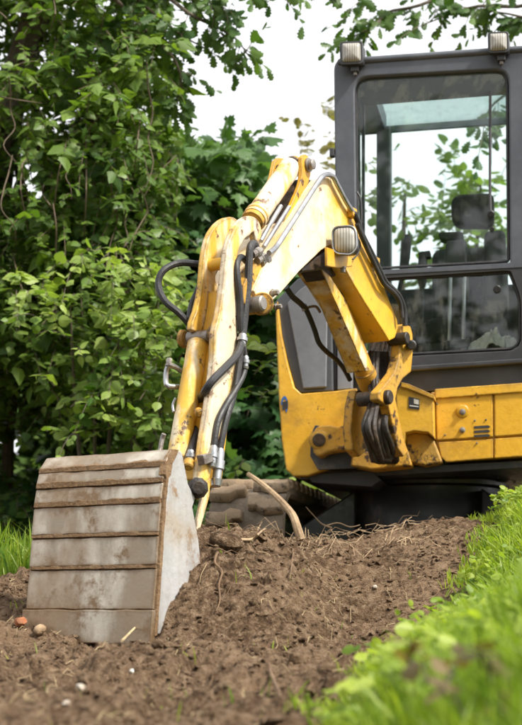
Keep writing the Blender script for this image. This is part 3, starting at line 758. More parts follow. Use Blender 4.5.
# arm cylinder bracket on the knee
bplate('cylinder_bracket', curve([(298, 190), (301.5, 178), (302, 165), (302, 157), (306, 154), (309.5, 159), (311.5, 170), (309, 182), (304, 195), (296, 210), (288, 223), (283, 228), (289, 210)], 2), .062, .020, 'yellow', boom, .005)
bplate('cylinder_bracket', [(267, 192), (272, 175), (275, 161), (279, 157.5), (284, 158), (287, 165), (285, 190), (276, 206)], -.062, .020, 'yellow', boom, .005)
bolt(B.at(308, 165, .064), B.n3, .022, boom, h=.03, name='pin_head')
MB().cyl(B.at(297, 167, .03), B.at(297, 167, .03) - B.n3 * .12, .024, 16, .004).build('bracket_pin', 'grease', boom)
# packed dirt between the brackets
bplate('grime_bed', [(284, 218), (293, 200), (301, 184), (306, 178), (318, 181), (300, 212), (283, 238)], .058, .11, 'grease', boom, .01)
# steel pipes along the boom
def Bt(name, pts, o, r, mat, parent, smooth=5, seg=10):
    P = [B.at(p[0], p[1], p[2] if len(p) > 2 else o) for p in pts]
    return MB().tube(P, r, seg, smooth).build(name, mat, parent)
Bt('boom_pipe', [(269, 253), (276, 247), (288, 229), (304, 204), (318, 182), (322.5, 176.5), (327, 174.5), (333, 176.5), (338, 186), (347, 203), (355, 215)], .135, .011, 'steel', boom)
Bt('boom_pipe', [(261, 241), (268, 228), (281, 206)], .06, .009, 'steel', boom, 2)
Bt('boom_pipe', [(264, 247), (274, 231), (289, 207)], .085, .009, 'steel', boom, 2)
for q in ((352, 213), (375, 262)):
    MB().box(B.at(q[0], q[1], .128), B.n3 * .016, BF * .022, UP * .02).build('pipe_clamp', 'yellow', boom, .004)
Bt('boom_hose', [(354, 213), (358, 222), (361, 232), (371, 252), (377, 264), (385, 281), (392, 288), (399, 296), (404, 309), (405, 326)], .14, .013, 'hose', boom)
Bt('boom_hose', [(357, 224), (366, 246), (378, 272), (384, 284), (394, 293), (400, 303), (402, 318)], .15, .011, 'hose', boom)
# fittings where the pipes end
for q in ((261, 250), (266, 256), (270, 258)):
    p = B.at(q[0], q[1], .10); e = B.at(q[0] - 9, q[1] + 5, .10)
    MB().lathe(p, e, [(0, .012), (.2, .012), (.25, .019), (.6, .019), (.65, .015), (1, .015)], 10).build('pipe_fitting', 'dull_steel', boom)
# boom lamp
def boom_lamp():
    fr = rounded([(334, 228.5, 7), (357, 227, 8), (358.5, 249, 4), (353, 256, 4), (335, 254.5, 7)], 5)
    nf = Vector((-.30, -.95, -.06)).normalized(); q0 = B.at(346, 241, .19); LF = Fam((q0.x, q0.y), (.30, .95))
    fo = [LF.at(p.x, p.y, 0) for p in fr]; cc = sum(fo, Vector()) / len(fo)
    # turn the face towards the camera side so that the lamp looks forward
    L = MB().rings([[cc + (p - cc) * .9 + nf * .028 for p in fo], [p + nf * .024 for p in fo], [p - nf * .01 for p in fo], [cc + (p - cc) * .8 - nf * .06 for p in fo], [cc + (p - cc) * .35 - nf * .085 for p in fo]]).build('work_light', 'black_paint', exc, .002, label='round-cornered boom work light with ribbed lens')
    MB().rings([[cc + (p - cc) * .91 + nf * .024 for p in fo], [cc + (p - cc) * .89 + nf * .034 for p in fo], [cc + (p - cc) * .5 + nf * .042 for p in fo], [cc + (p - cc) * .1 + nf * .044 for p in fo]]).build('lens', 'lamp_lens', L, sharp=180)
    MB().tube([p + nf * .030 for p in fo] + [fo[0] + nf * .03], .0045, 6, 0).build('lens_rim', 'steel', L)
    bplate('bracket', [(327, 247), (333, 249), (352, 256.5), (352.5, 266.5), (338, 268), (327, 266)], .155, .012, 'yellow', L, .003)
    bolt(B.at(343, 267, .15), -UP, .011, L, h=.025)
    Bt('lamp_cable', [(356, 236, .16), (360, 243, .15), (358.5, 252, .14), (353, 259, .14), (346, 257, .12)], .15, .004, 'hose', L)
boom_lamp()
bplate('lamp_bracket_grime', [(303, 268), (326, 249), (331, 250), (331, 268), (320, 270), (302, 272)], .09, .14, 'grease', boom, .01)

# --- arm cylinder above the boom
def Bc(name, a, b, o, prof, mat, parent, seg=24): return MB().lathe(B.at(a[0], a[1], o), B.at(b[0], b[1], o), prof, seg).build(name, mat, parent)
ac = Bc('arm_cylinder', (291, 166.5), (254, 219.5), 0, [(0, .040), (.02, .046), (.9, .046), (.905, .051), (1, .051), (1, .03)], 'cream', exc, 32)
Bc('cylinder_rod', (256, 216), (244, 234), 0, [(0, .025), (1, .025)], 'steel', ac)
Bc('end_cap', (291.5, 165.8), (296, 159.5), 0, [(0, .040), (.4, .034), (1, .018)], 'yellow_dirty', ac)
Bc('gland_ring', (257, 215), (252, 222.3), 0, [(0, .047), (.1, .0515), (.3, .0515), (.35, .049), (1, .047)], 'yellow_dirty', ac, 32)

# --- boom cylinder with its guard
g = bplate('boom_cylinder_guard', [(321, 268), (330, 276), (341, 293), (344, 297), (346, 302), (372, 367), (374, 371), (366, 371)], .062, .006, 'yellow_faded', exc, .002)
mg = MB()
f0 = [B.at(x, y, .06) for x, y in ((320.8, 268.5), (343, 298.5), (371, 370.5))]
rs = []
for p in f0: rs.append([p, p - B.n3 * .125, p - B.n3 * .125 - BF * .012, p - BF * .012])
mg.rings(rs); mg.build('guard_face', 'yellow_faded', g, .003)
bplate('guard_side', [(321, 270), (330, 276), (341, 293), (372, 369), (366, 372)], -.055, .008, 'yellow', g, .002)
bc = Bc('boom_cylinder', (331, 288), (371, 388), -.01, [(0, .046), (.82, .046), (.825, .052), (.97, .052), (1, .042)], 'yellow_dirty', exc, 26)
Bc('cylinder_rod', (333, 276), (342, 300), .0, [(0, .028), (1, .028)], 'steel', bc)
Bc('cylinder_eye', (369, 381), (382, 402), .0, [(0, .04), (.6, .05), (1, .045)], 'grease', bc)
bplate('mounting_lug', [(316, 262), (330, 252), (340, 262), (336, 276), (326, 280)], .055, .10, 'grease', boom, .006)
# cables hanging behind the boom
Bt('boom_cable', [(286, 287), (292, 296), (300, 303), (306, 309)], -.12, .013, 'hose', boom)
Bt('boom_cable', [(304, 305), (310, 318), (315, 331), (319, 343), (327, 352), (336, 359), (344, 369), (350, 380)], -.14, .012, 'hose', boom)
Bt('cable_clip', [(303, 310), (309, 307), (316, 306.5), (320, 312)], -.12, .007, 'dull_steel', boom)

# --- arm: two cheeks that rise into lobes, box below
AR = .075
right_lobe = [(215, 332), (219, 316), (222.5, 294), (225, 272), (227.5, 250), (230, 240), (236, 227), (243, 218.5), (250, 215.5), (256.5, 218), (260.5, 224), (262, 232), (260.5, 240), (256, 241), (254, 232), (249.5, 236), (246, 238), (241, 246), (237.5, 258), (236.5, 280), (237, 300), (238.5, 316)]
right_low = [(238, 333), (236, 360), (229, 400), (221, 435), (213.5, 456), (211, 475), (206, 492), (202, 500), (199, 490), (199, 470), (203, 440), (210, 395), (214.5, 355)]
arm = bplate('arm', curve(right_lobe + right_low, 2), AR, .028, 'cream', exc, .006, label='faded yellow dipper arm with curved cheek plates')
bplate('arm_cheek', curve([(192, 330), (197, 311), (202, 288), (204, 262), (208, 240), (214, 228), (222, 219.5), (231, 216.5), (237, 219), (240, 224), (238, 232), (230, 239), (225, 246), (221, 258), (217, 272), (216, 280), (219, 288), (224, 292), (222, 306), (214, 333)], 2), -AR + .028, .028, 'yellow_faded', arm, .006)
# web plates between the cheeks
web = MB()
wpts = [(208, 292), (206, 312), (200, 340), (195, 380), (190, 420), (186, 455), (182, 480)]
rs = []
for x, y in wpts:
    p = B.at(x, y, -AR + .03); rs.append([p, p + B.n3 * (2 * AR - .06), p + B.n3 * (2 * AR - .06) - BF * .035, p - BF * .035])
web.rings(rs); web.build('arm_web', 'yellow', arm, .004)
lowbox = MB(); rs = []
for (x0, y0) in ((206, 345), (203, 370), (199, 400), (194, 435), (190, 470), (188, 488)):
    p = B.at(x0, y0, -AR + .01)
    rs.append([p - BF * .02, p + B.n3 * (2 * AR - .03) - BF * .02, p + B.n3 * (2 * AR - .03) - BF * .05, p - BF * .05])
lowbox.rings(rs); lowbox.build('arm_box', 'yellow', arm, .006)
MB().cyl(B.at(206, 266, -.068), B.at(206, 266, -.068) + B.n3 * .125, .024, 20, .004).build('cross_tube', 'yellow', arm)
# bucket cylinder
bkc = Bc('bucket_cylinder', (198.5, 341), (177, 462), -.045, [(0, .030), (.02, .041), (.97, .041), (1, .03)], 'yellow_faded', exc, 28)
ctr = B.at(199, 337, -.045)
MB().cyl(ctr - B.n3 * .05, ctr + B.n3 * .05, .024, 18, .004).build('clevis_pin', 'dull_steel', bkc)
MB().cyl(ctr + B.n3 * .055, ctr + B.n3 * .080, .040, 20, .008).build('clevis_ring', 'yellow_dirty', bkc)
MB().cyl(ctr + B.n3 * .080, ctr + B.n3 * .105, .027, 16, .006).build('pin_nut', 'grease', bkc)
MB().cyl(ctr - B.n3 * .085, ctr - B.n3 * .060, .036, 20, .008).build('clevis_ring', 'yellow_dirty', bkc)
MB().cyl(B.at(197, 411, .02), B.at(201, 414, .045), .018, 12, .005).build('port_boss', 'yellow_dirty', bkc)
# hook bracket on the left of the arm
hk = Bt('pipe_hook', [(181, 371, -.10), (175, 367, -.11), (169, 366, -.12), (166.5, 371, -.13), (166, 380, -.13), (168, 386, -.12), (179, 387, -.10)], -.1, .010, 'steel', arm)
bolt(B.at(169, 366, -.115), UP, .012, hk, h=.03)
Bt('grease_pipe', [(176, 398, -.08), (173, 405, -.09), (174, 412, -.08)], -.1, .006, 'steel', arm)
Bt('bucket_link', [(160, 452, -.06), (162, 440, -.06), (164, 434, -.05)], -.1, .009, 'dull_steel', exc)
# hoses on the arm
HS = 'hydraulic_hose'
Bt(HS, [(206, 263, -.07), (200, 264, -.09), (179, 263, -.16), (163, 271, -.20), (158.5, 285, -.21), (165, 301, -.18), (179, 313, -.13), (190, 325, -.10)], 0, .0135, 'hose', arm)
Bt(HS, [(202, 280, -.08), (197, 292, -.11), (190.5, 309, -.12), (189, 330, -.10)], 0, .0125, 'hose', arm)
Bt(HS, [(258, 252, .07), (254, 244, .09), (250.5, 247, .095), (249, 262, .095), (248, 285, .095), (245.5, 310, .095), (242.5, 335, .095), (241, 345, .10), (237, 355, .105), (226, 367, .10), (213, 380, .092), (205, 391, .06), (200, 401, -.02), (196.5, 412, -.05), (197, 424, -.03), (194.5, 438, .0), (191.5, 452, .02)], 0, .0155, 'hose', arm)
Bt(HS, [(247, 262, .06), (241, 257, .07), (237, 264, .08), (238, 280, .088), (240.5, 300, .092), (241, 325, .092), (243, 345, .092), (245, 360, .092), (243.5, 374, .092), (236, 389, .092), (226, 405, .09), (218, 422, .088), (214, 446, .085)], 0, .0125, 'hose', arm)
Bt(HS, [(243, 335, .085), (240.5, 352, .085), (238, 372, .085), (233.5, 396, .085), (226, 420, .085), (220, 449, .08)], 0, .0135, 'hose', arm)
Bt('hose_conduit', [(238, 268, .07), (236.5, 300, .07), (237, 330, .07)], 0, .008, 'steel', arm)
def fitting(p0, p1, o, r=.016): Bc('hose_fitting', p0, p1, o, [(0, r * .8), (.1, r), (.3, r), (.32, r * 1.25), (.55, r * 1.25), (.57, r * .9), (.8, r * .9), (.82, r * 1.1), (1, r * .9)], 'steel', arm, 12)
fitting((243, 334), (241.5, 347), .10, .017); fitting((245.5, 356), (245, 369), .095, .014)
fitting((214, 446), (211.5, 467), .085, .016); fitting((220, 449), (216, 486), .082, .020); fitting((191, 450), (190, 463), .03, .014)
MB().cyl(B.at(189, 460, .03), B.at(188, 468, .04), .020, 12, .005).build('brass_fitting', 'yellow_dirty', arm)
bplate('hose_clamp', [(203, 455), (211, 453), (215, 461), (205, 465)], .10, .03, 'dull_steel', arm, .003)
bplate('hose_clamp', [(240, 333), (247, 336), (247, 350), (242, 352)], .085, .025, 'grease', arm, .003)

# --- bucket
BW = .27
def bx(px, py): return B.at(px, py, BW)
def sz(px, py, o=BW):
    p = B.at(px, py, o); s = (p - Vector((B.P.x, B.P.y, p.z))).dot(BF); return (s, p.z)
def S(s, z, o): return Vector((B.P.x, B.P.y, 0)) + BF * s + B.n3 * o + UP * z
# profile of the back, measured on the near edge: rows of wear plates from the top lip to the cutting edge
rowsR = [(180, 450.5), (167, 466), (164, 481), (162.5, 501), (161.5, 533), (161, 565.5), (160, 609), (158, 634)]
rowsL = [(42.5, 457.5), (41.5, 471), (39, 487), (36, 506), (32, 538), (28.5, 570), (22.5, 614), (20, 636)]
prof = []
for r_, l_ in zip(rowsR, rowsL):
    a, b = sz(*r_, BW), sz(*l_, -BW); prof.append(((a[0] + b[0]) / 2, (a[1] + b[1]) / 2))
inner = [(s - .022, z - (.01 if i == 0 else 0)) for i, (s, z) in enumerate(prof)]
m = MB()
shell = [S(s, z, -BW) for s, z in prof] + [S(s, z, -BW) for s, z in reversed(inner)]
m.prism(shell, B.n3 * (2 * BW))
bucket = m.build('bucket', 'packed_mud', exc, .003, label='wide muddy steel bucket with its ribbed back to the viewer')
for o in (BW, -BW + .018):
    side = [prof[0], (prof[0][0] - .035, prof[0][1] - .005), (2.165, CAMZ + .36), (2.11, CAMZ + .20), (2.085, CAMZ + .05), (2.10, CAMZ - .10), (prof[-1][0] - .02, prof[-1][1] + .005)] + [(s - .012, z) for s, z in reversed(prof[1:-1])]
    MB().prism([S(s, z, o + (.004 if o > 0 else -.004)) for s, z in side], -B.n3 * .018).build('side_plate', 'side_steel', bucket, .004)
for i in range(len(prof) - 1):
    (s0, z0), (s1, z1) = prof[i], prof[i + 1]
    g0 = .10 if i == 0 else .16 if i < 3 else .09
    if i in (5,): g0 = .06
    a = (s0 + (s1 - s0) * g0, z0 + (z1 - z0) * g0); b = (s0 + (s1 - s0) * (1 - .04), z0 + (z1 - z0) * (1 - .04))
    if i == len(prof) - 2: a = (s0 + .004, z0 + .004); b = (s1, z1 - .03)
    d = Vector((b[0] - a[0], b[1] - a[1])).normalized(); nn = Vector((-d.y, d.x)) * (.010 if i < 6 else .018)
    e = .004 if i < 6 else -.002
    nsub = 10; mm = MB(); rs = []
    for k in range(nsub + 1):
        o = -BW + e + (2 * BW - 2 * e) * k / nsub
        j = [random.uniform(-.002, .002) for _ in range(4)]
        rs.append([S(a[0] - .004, a[1] + j[0], o), S(a[0] + nn.x + j[1] * .4, a[1] + nn.y + j[0], o), S(b[0] + nn.x * 1.25 + j[2] * .4, b[1] + nn.y * 1.25 + j[3], o), S(b[0] - .004, b[1] + j[3], o)])
    mm.rings(rs); mm.build('wear_plate' if i < 6 else 'cutting_edge', 'plate_steel', bucket, .004)
# mud ledges between the plates
for i in range(1, len(prof) - 1):
    s0, z0 = prof[i]; mm = MB(); rs = []
    hgt = .022 if i < 4 else .016 if i < 6 else .008
    for k in range(73):
        o = -BW + .006 + (2 * BW - .012) * k / 72; q = float(fbm(np.array([k * .19]), np.array([i * 3.7]), 4, 300)[0]); h = hgt * (.9 + .8 * q); w = (.014 if i < 6 else .010) * (1 + .5 * q)
        rs.append([S(s0 - .006, z0 + h, o), S(s0 + w * .8, z0 + h * .55, o), S(s0 + w, z0 - h * .25, o), S(s0 - .006, z0 - h * .6, o)])
    mm.rings(rs); mm.build('mud_ledge', 'packed_mud', bucket, 0)
# mud along the near corner
mm = MB(); rs = []
for k in range(31):
    t = k / 30 * (len(prof) - 1.001); i = int(t); f = t - i
    s = prof[i][0] * (1 - f) + prof[i + 1][0] * f; z = prof[i][1] * (1 - f) + prof[i + 1][1] * f; r = random.uniform(.004, .011) + (.010 if k < 8 else 0)
    rs.append([S(s + r * .9, z, BW - r), S(s + r * .6, z, BW + .004), S(s - r * .6 - .004, z, BW + .006), S(s - .012, z, BW - .004)])
mm.rings(rs); mm.build('mud_edge', 'packed_mud', bucket, 0)
# ears that carry the bucket on the arm
for o in (.085, -.115):
    ear = [(prof[0][0] - .02, prof[0][1] - .03), (2.04, CAMZ + .45), (1.92, CAMZ + .43), (1.86, CAMZ + .37), (1.90, CAMZ + .30), (2.04, CAMZ + .22), (prof[3][0] - .03, CAMZ + .2)]
    MB().prism([S(s, z, o + .015) for s, z in ear], -B.n3 * .03).build('bucket_ear', 'side_steel', bucket, .006)
MB().cyl(S(1.905, CAMZ + .37, .098), S(1.905, CAMZ + .37, -.15), .03, 18, .005).build('bucket_pin', 'dull_steel', bucket)
MB().lathe(B.at(197, 488, .085), B.at(199, 488, .125), [(0, .036), (.4, .040), (.5, .026), (1, .022)], 9).build('pin_nut', 'grease', arm)
bplate('arm_guard', [(206, 481), (211, 478), (209.5, 497), (203, 520), (197, 540), (197, 520)], .095, .012, 'cream', arm, .003)
# ------------------------------------------------------------------ plants
def leaf_shape(kind):
    half = {
        'ovate': [(0, 0), (.22, .07), (.36, .25), (.395, .42), (.345, .62), (.20, .84), (0, 1.0)],
        'broad': [(0, .04), (.24, -.02), (.44, .16), (.50, .38), (.44, .58), (.30, .80), (.10, .90), (0, 1.05)],
        'maple': [(0, .05), (.30, -.08), (.27, .10), (.60, .20), (.52, .34), (.66, .54), (.33, .50), (.30, .66), (.33, .80), (.14, .80), (0, 1.06)],
        'hazel': [(0, .02), (.2, -.02), (.38, .13), (.40, .20), (.48, .34), (.44, .39), (.46, .53), (.37, .58), (.33, .73), (.22, .78), (.14, .93), (0, 1.12)],
        'hop': [(0, .04), (.25, -.05), (.43, .10), (.40, .20), (.53, .34), (.40, .42), (.36, .56), (.27, .66), (.19, .83), (0, 1.1)],
        'oak': [(0, 0), (.08, .14), (.20, .19), (.13, .29), (.29, .38), (.18, .48), (.35, .60), (.21, .70), (.27, .84), (.10, .92), (0, 1.0)],
        'narrow': [(0, 0), (.12, .2), (.15, .5), (.08, .8), (0, 1.0)]}[kind]
    mid = [(0, .35), (0, .7)]
    n = len(half); vs = [(x, y) for x, y in half] + mid + [(-x, y) for x, y in half[1:-1]]
    r = list(range(n)) + [n + 1, n]
    l = [0, n, n + 1, n - 1] + [n + 2 + (n - 3) - i for i in range(n - 2)]
    L = np.array([(x, y, -.28 * abs(x) - .22 * y * y + .10 * y) for x, y in vs])
    return L, [r, l]
SHAPES = {k: leaf_shape(k) for k in ('ovate', 'broad', 'hazel', 'hop', 'maple', 'oak', 'narrow')}

def poly_mesh(name, verts, faces_unit, nv, count, tint=None):
    """count copies of a unit polygon list, vertices already placed (count*nv, 3)"""
    me = bpy.data.meshes.new(name)
    me.vertices.add(len(verts)); me.vertices.foreach_set('co', np.ascontiguousarray(verts, dtype=np.float32).ravel())
    unit = np.concatenate([np.array(f) for f in faces_unit]); lens = np.array([len(f) for f in faces_unit])
    loops = (unit[None, :] + (np.arange(count) * nv)[:, None]).ravel()
    tot = np.tile(lens, count); start = np.concatenate([[0], np.cumsum(tot)[:-1]])
    me.loops.add(len(loops)); me.loops.foreach_set('vertex_index', loops.astype(np.int32))
    me.polygons.add(len(tot)); me.polygons.foreach_set('loop_start', start.astype(np.int32))
    me.update(calc_edges=True); 
    if tint is not None:
        a = me.attributes.new('tint', 'FLOAT', 'POINT'); a.data.foreach_set('value', np.repeat(tint, nv).astype(np.float32))
    return me

def unit(v): return v / np.maximum(np.linalg.norm(v, axis=-1, keepdims=True), 1e-9)

class Leaves:
    """leaves set along many sprigs: positions, frames, sizes, tints"""
    def __init__(s): s.P = []; s.X = []; s.Y = []; s.Z = []; s.S = []; s.T = []; s.tw = []
    def sprigs(s, base, dirs, L, n, size, droop=.35, tint=None, spread=.8, facing=.45, flat=1.0):
        base = np.asarray(base, float); dirs = unit(np.asarray(dirs, float)); M = len(base)
        if M == 0: return s
        L = np.broadcast_to(np.asarray(L, float), (M,)); tint0 = rng.random(M) if tint is None else tint
        up = np.array([0, 0, 1.0])
        side = unit(np.cross(dirs, up) + 1e-6)
        t0 = np.linspace(0, 1, 4)
        path = base[:, None] + dirs[:, None] * (L[:, None] * t0)[..., None] - up * (droop * L[:, None] * t0 ** 2)[..., None]
        s.tw.append(path)
        for j in range(n):
            t = (j + .6) / n
            pos = base + dirs * (L * t)[:, None] - up * (droop * L * t * t)[:, None]
            sg = 1 if j % 2 else -1
            ld = unit(.5 * dirs + spread * sg * side * (1.0 if j < n - 1 else .1) + rng.normal(0, .28, (M, 3)) + np.array([0, 0, -.30]))
            nz = up * flat + np.array([0, -facing, 0]) + rng.normal(0, .52, (M, 3))
            lx = unit(np.cross(ld, nz)); nn = np.cross(lx, ld)
            sz_ = np.asarray(size) * rng.uniform(.5, 1.3, M) * (1 - .25 * t)
            s.P.append(pos + ld * sz_[:, None] * .12); s.X.append(lx); s.Y.append(ld); s.Z.append(nn); s.S.append(sz_)
            s.T.append(np.clip(.75 * tint0 + .25 * rng.random(M) + rng.normal(0, .08, M), 0, .92 + .08 * (rng.random(M) > .985)))
        return s
    def done(s):
        for k in 'PXYZST': setattr(s, k, np.concatenate(getattr(s, k)))
        return s
    def mesh(s, name, kind, idx):
        Lc, fc = SHAPES[kind]
        v = s.P[idx][:, None] + s.S[idx][:, None, None] * (Lc[None, :, 0:1] * s.X[idx][:, None] + Lc[None, :, 1:2] * s.Y[idx][:, None] + Lc[None, :, 2:3] * s.Z[idx][:, None])
        return poly_mesh(name, v.reshape(-1, 3), fc, len(Lc), len(idx), s.T[idx])

def twig_mesh(name, paths, r):
    """three-sided twigs; paths (M, k, 3)"""
    M, k, _ = paths.shape
    ang = np.array([0, 2.1, 4.2]); rr = r * np.linspace(1, .35, k)
    off = np.stack([np.cos(ang), .3 * np.sin(ang), np.sin(ang)], -1)
    v = paths[:, :, None] + off[None, None] * rr[None, :, None, None]
    f = [[a * 3 + i, a * 3 + (i + 1) % 3, a * 3 + 3 + (i + 1) % 3, a * 3 + 3 + i] for a in range(k - 1) for i in range(3)]
    return poly_mesh(name, v.reshape(-1, 3), f, k * 3, M)

UNIT_LEAF = {}
def unit_leaf(kind, mat, t):
    key = (kind, mat, t)
    if key not in UNIT_LEAF:
        Lc, fc = SHAPES[kind]
        me = poly_mesh('leaf', Lc, fc, len(Lc), 1, np.array([t])); me.materials.append(MATS[mat])
        me.polygons.foreach_set('use_smooth', [True] * len(me.polygons)); UNIT_LEAF[key] = me
    return UNIT_LEAF[key]

def plant(name, label, cat, lv, kind, mat, stems, base, group=None, singles=240, twig_r=.004, wood='bark', key=None):
    lv.done()
    root = thing(name, label, cat, base, group)
    for st in stems:                                    # (points, radii) each a trunk, limb or stem
        nm = st[2] if len(st) > 2 else 'stem'
        MB().tube(st[0], 0, 8, 4, radii=st[1]).build(nm, wood, root)
    tw = np.concatenate(lv.tw)
    link('twigs', twig_mesh('twigs', tw, twig_r), wood, root)['kind'] = 'stuff'
    P = lv.P; px = CX + P[:, 0] / P[:, 1] * K; py = HY - (P[:, 2] - CAMZ) / P[:, 1] * K
    vis = (px > 2) & (px < 520) & (py > 2) & (py < 640)
    score = np.where(vis, (P[:, 1] if key is None else key(P)) + rng.random(len(P)) * .25 - lv.S * 2, 1e6)
    order = np.argsort(score)[:singles]; order = order[score[order] < 1e5]
    rest = np.setdiff1d(np.arange(len(P)), order)
    fo = link('foliage', lv.mesh('foliage', kind, rest), mat, root, sharp=180); fo['kind'] = 'stuff'
    for i in order:
        o = bpy.data.objects.new('leaf', unit_leaf(kind, mat, round(float(lv.T[i]) * 7) / 7)); COL.objects.link(o)
        M_ = Matrix([[lv.X[i][r] * lv.S[i], lv.Y[i][r] * lv.S[i], lv.Z[i][r] * lv.S[i], P[i][r]] for r in range(3)] + [[0, 0, 0, 1]])
        attach(o, root); o.matrix_parent_inverse = Matrix(); o.matrix_local = Matrix.Translation(-Vector(base)) @ M_
    return root

def at(px, py, Y): return Vector(((px - CX) / K * Y, Y, CAMZ + (HY - py) / K * Y))
def rdir(n, bias, jit=.7): return np.asarray(bias) + rng.normal(0, jit, (n, 3))
GZ0 = CAMZ + .14

# --- tall hedge on the left, overgrown with climbers
def hedge():
    lv = Leaves()
    n = 9600
    x = rng.uniform(-3.3, -.42, n); z = rng.uniform(GZ0, 5.6, n); d = rng.random(n) ** 1.25 * 1.7
    # dark hollow low on the left, bulge in the middle
    front = 8.15 + .75 * sstep(2.3, 1.2, z) * sstep(-.85, -1.25, x) + .45 * sstep(3.0, 4.6, z) + .55 * fbm(x * 1.6 + 4, z * 1.6, 3, 21)
    y = front + d
    px = CX + x / y * K; py = HY - (z - CAMZ) / y * K
    edge = np.interp(py, [-200, 0, 40, 80, 110, 140, 200, 600], [205, 176, 162, 168, 176, 176, 174, 170]) + 26 * fbm(py * .03, py * 0 + 2.2, 3, 8)
    gap = vnoise(x * 3.1 + 5, z * 3.1, 41) + .5 * vnoise(x * 7, z * 7, 43)
    hollow = sstep(2.2, 1.3, z) * sstep(-.9, -1.3, x)
    keep = (px < edge) & (gap > .50 + .20 * (d < .6) + .38 * hollow + .20 * sstep(2.6, 4.2, z))
    x, y, z = x[keep], y[keep], z[keep]
    bs = np.stack([x, y, z], -1)
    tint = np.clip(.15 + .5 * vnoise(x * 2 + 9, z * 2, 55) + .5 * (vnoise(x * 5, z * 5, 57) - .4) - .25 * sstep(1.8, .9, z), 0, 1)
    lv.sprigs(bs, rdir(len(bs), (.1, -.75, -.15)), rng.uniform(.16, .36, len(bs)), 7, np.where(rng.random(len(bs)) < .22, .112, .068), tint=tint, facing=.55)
    st = []
    for i in range(6):
        bx_ = -2.9 + i * .37; t = random.uniform(4.2, 5.4); yy = 9.3 + random.uniform(-.2, .4)
        pts = [(bx_, yy, GZ0 - .1)] + [(bx_ + random.uniform(-.25, .25), yy + random.uniform(-.15, .2), GZ0 + t * f) for f in (.25, .5, .75, 1)]
        st.append((pts, [.05, .042, .034, .024, .008], 'trunk'))
    for pts in ([(-10, 95), (20, 100), (40, 103)], [(-8, 8), (6, 18), (14, 34)], [(52, 0), (56, 14), (50, 32)], [(34, 205), (22, 168), (32, 158), (46, 160)], [(58, 215), (50, 205), (44, 190), (54, 172), (62, 150)], [(84, 250), (88, 190), (88, 140), (87, 105)],
                [(52, 235), (58, 175), (66, 145)], [(30, 240), (20, 190), (24, 160)], [(132, 180), (138, 140), (142, 110)], [(112, 235), (118, 270), (106, 300)], [(66, 300), (78, 260), (108, 235)], [(10, 250), (22, 290), (40, 330)]):
        st.append(([at(a + random.uniform(-2, 2), b, 8.0 + .3 * abs(i - 1)) for i, (a, b) in enumerate(pts)], [.0022] + [.0045] * (len(pts) - 2) + [.0015], 'climber'))
    rv = random.Random(5)
    for _ in range(8):
        a, b, L_ = rv.uniform(8, 175), rv.uniform(40, 210), rv.uniform(60, 150); ph = rv.uniform(0, 6)
        pts = [(a + 3 * math.sin(ph + i * 1.1) + rv.uniform(-1.5, 1.5) + i * rv.uniform(-2, 2), b + L_ * i / 5) for i in range(6)]
        st.append(([at(u, w, 8.05 + .12 * math.sin(ph + i)) for i, (u, w) in enumerate(pts)], [.0035, .0045, .0045, .004, .003, .0015], 'climber'))
    plant('hedge_shrub', 'tall tangled dark green hedge at the left, overgrown with climbing stems', 'hedge', lv, 'hop', 'leaf_hedge', st, (-1.7, 9.2, GZ0), singles=290, wood='vine_bark')
hedge()

# --- sycamore behind the boom
def sycamore():
    lv = Leaves(); n = 2600
    x = rng.uniform(-1.35, .75, n); z = rng.uniform(GZ0, 4.3, n); d = rng.random(n) ** 1.2 * 1.5
    y = 9.4 + d + .5 * fbm(x * 2, z * 2, 3, 61)
    px = CX + x / y * K; py = HY - (z - CAMZ) / y * K
    top = np.interp(px, [60, 150, 200, 235, 262, 275, 290, 320, 360], [125, 148, 156, 160, 168, 190, 255, 330, 420]) + 14 * fbm(px * .05, px * 0, 3, 3)
    gap = vnoise(x * 2.6 + 1, z * 2.6, 71) + .45 * vnoise(x * 6, z * 6, 73)
    keep = (py > top) & (gap > .50 + .12 * (d < .5))
    x, y, z = x[keep], y[keep], z[keep]; bs = np.stack([x, y, z], -1)
    tint = np.clip(vnoise(x * 3, z * 3, 75) * 1.1 - .1, 0, 1)
    lv.sprigs(bs, rdir(len(bs), (.1, -.6, .1)), rng.uniform(.25, .5, len(bs)), 6, .165, tint=tint, facing=1.0, droop=.25, flat=.8)
    st = [([(-.35, 10.3, GZ0 - .1), (-.32, 10.3, 1.6), (-.25, 10.25, 2.7), (-.3, 10.2, 3.9)], [.10, .085, .06, .02], 'trunk'),
          ([(-.32, 10.3, 1.5), (.1, 10.1, 2.3), (.3, 9.9, 3.0)], [.05, .035, .012], 'limb'), ([(-.3, 10.3, 2.0), (-.8, 10.1, 2.9), (-1.0, 10.0, 3.6)], [.05, .035, .012], 'limb'),
          ([at(165, 160, 9.7), at(195, 178, 9.6), at(225, 212, 9.6), at(250, 216, 9.8)], [.028, .026, .022, .018], 'limb')]
    plant('sycamore_tree', 'sycamore with large lobed leaves directly behind the raised boom', 'tree', lv, 'maple', 'leaf_sycamore', st, (-.35, 10.3, GZ0), singles=240)
sycamore()

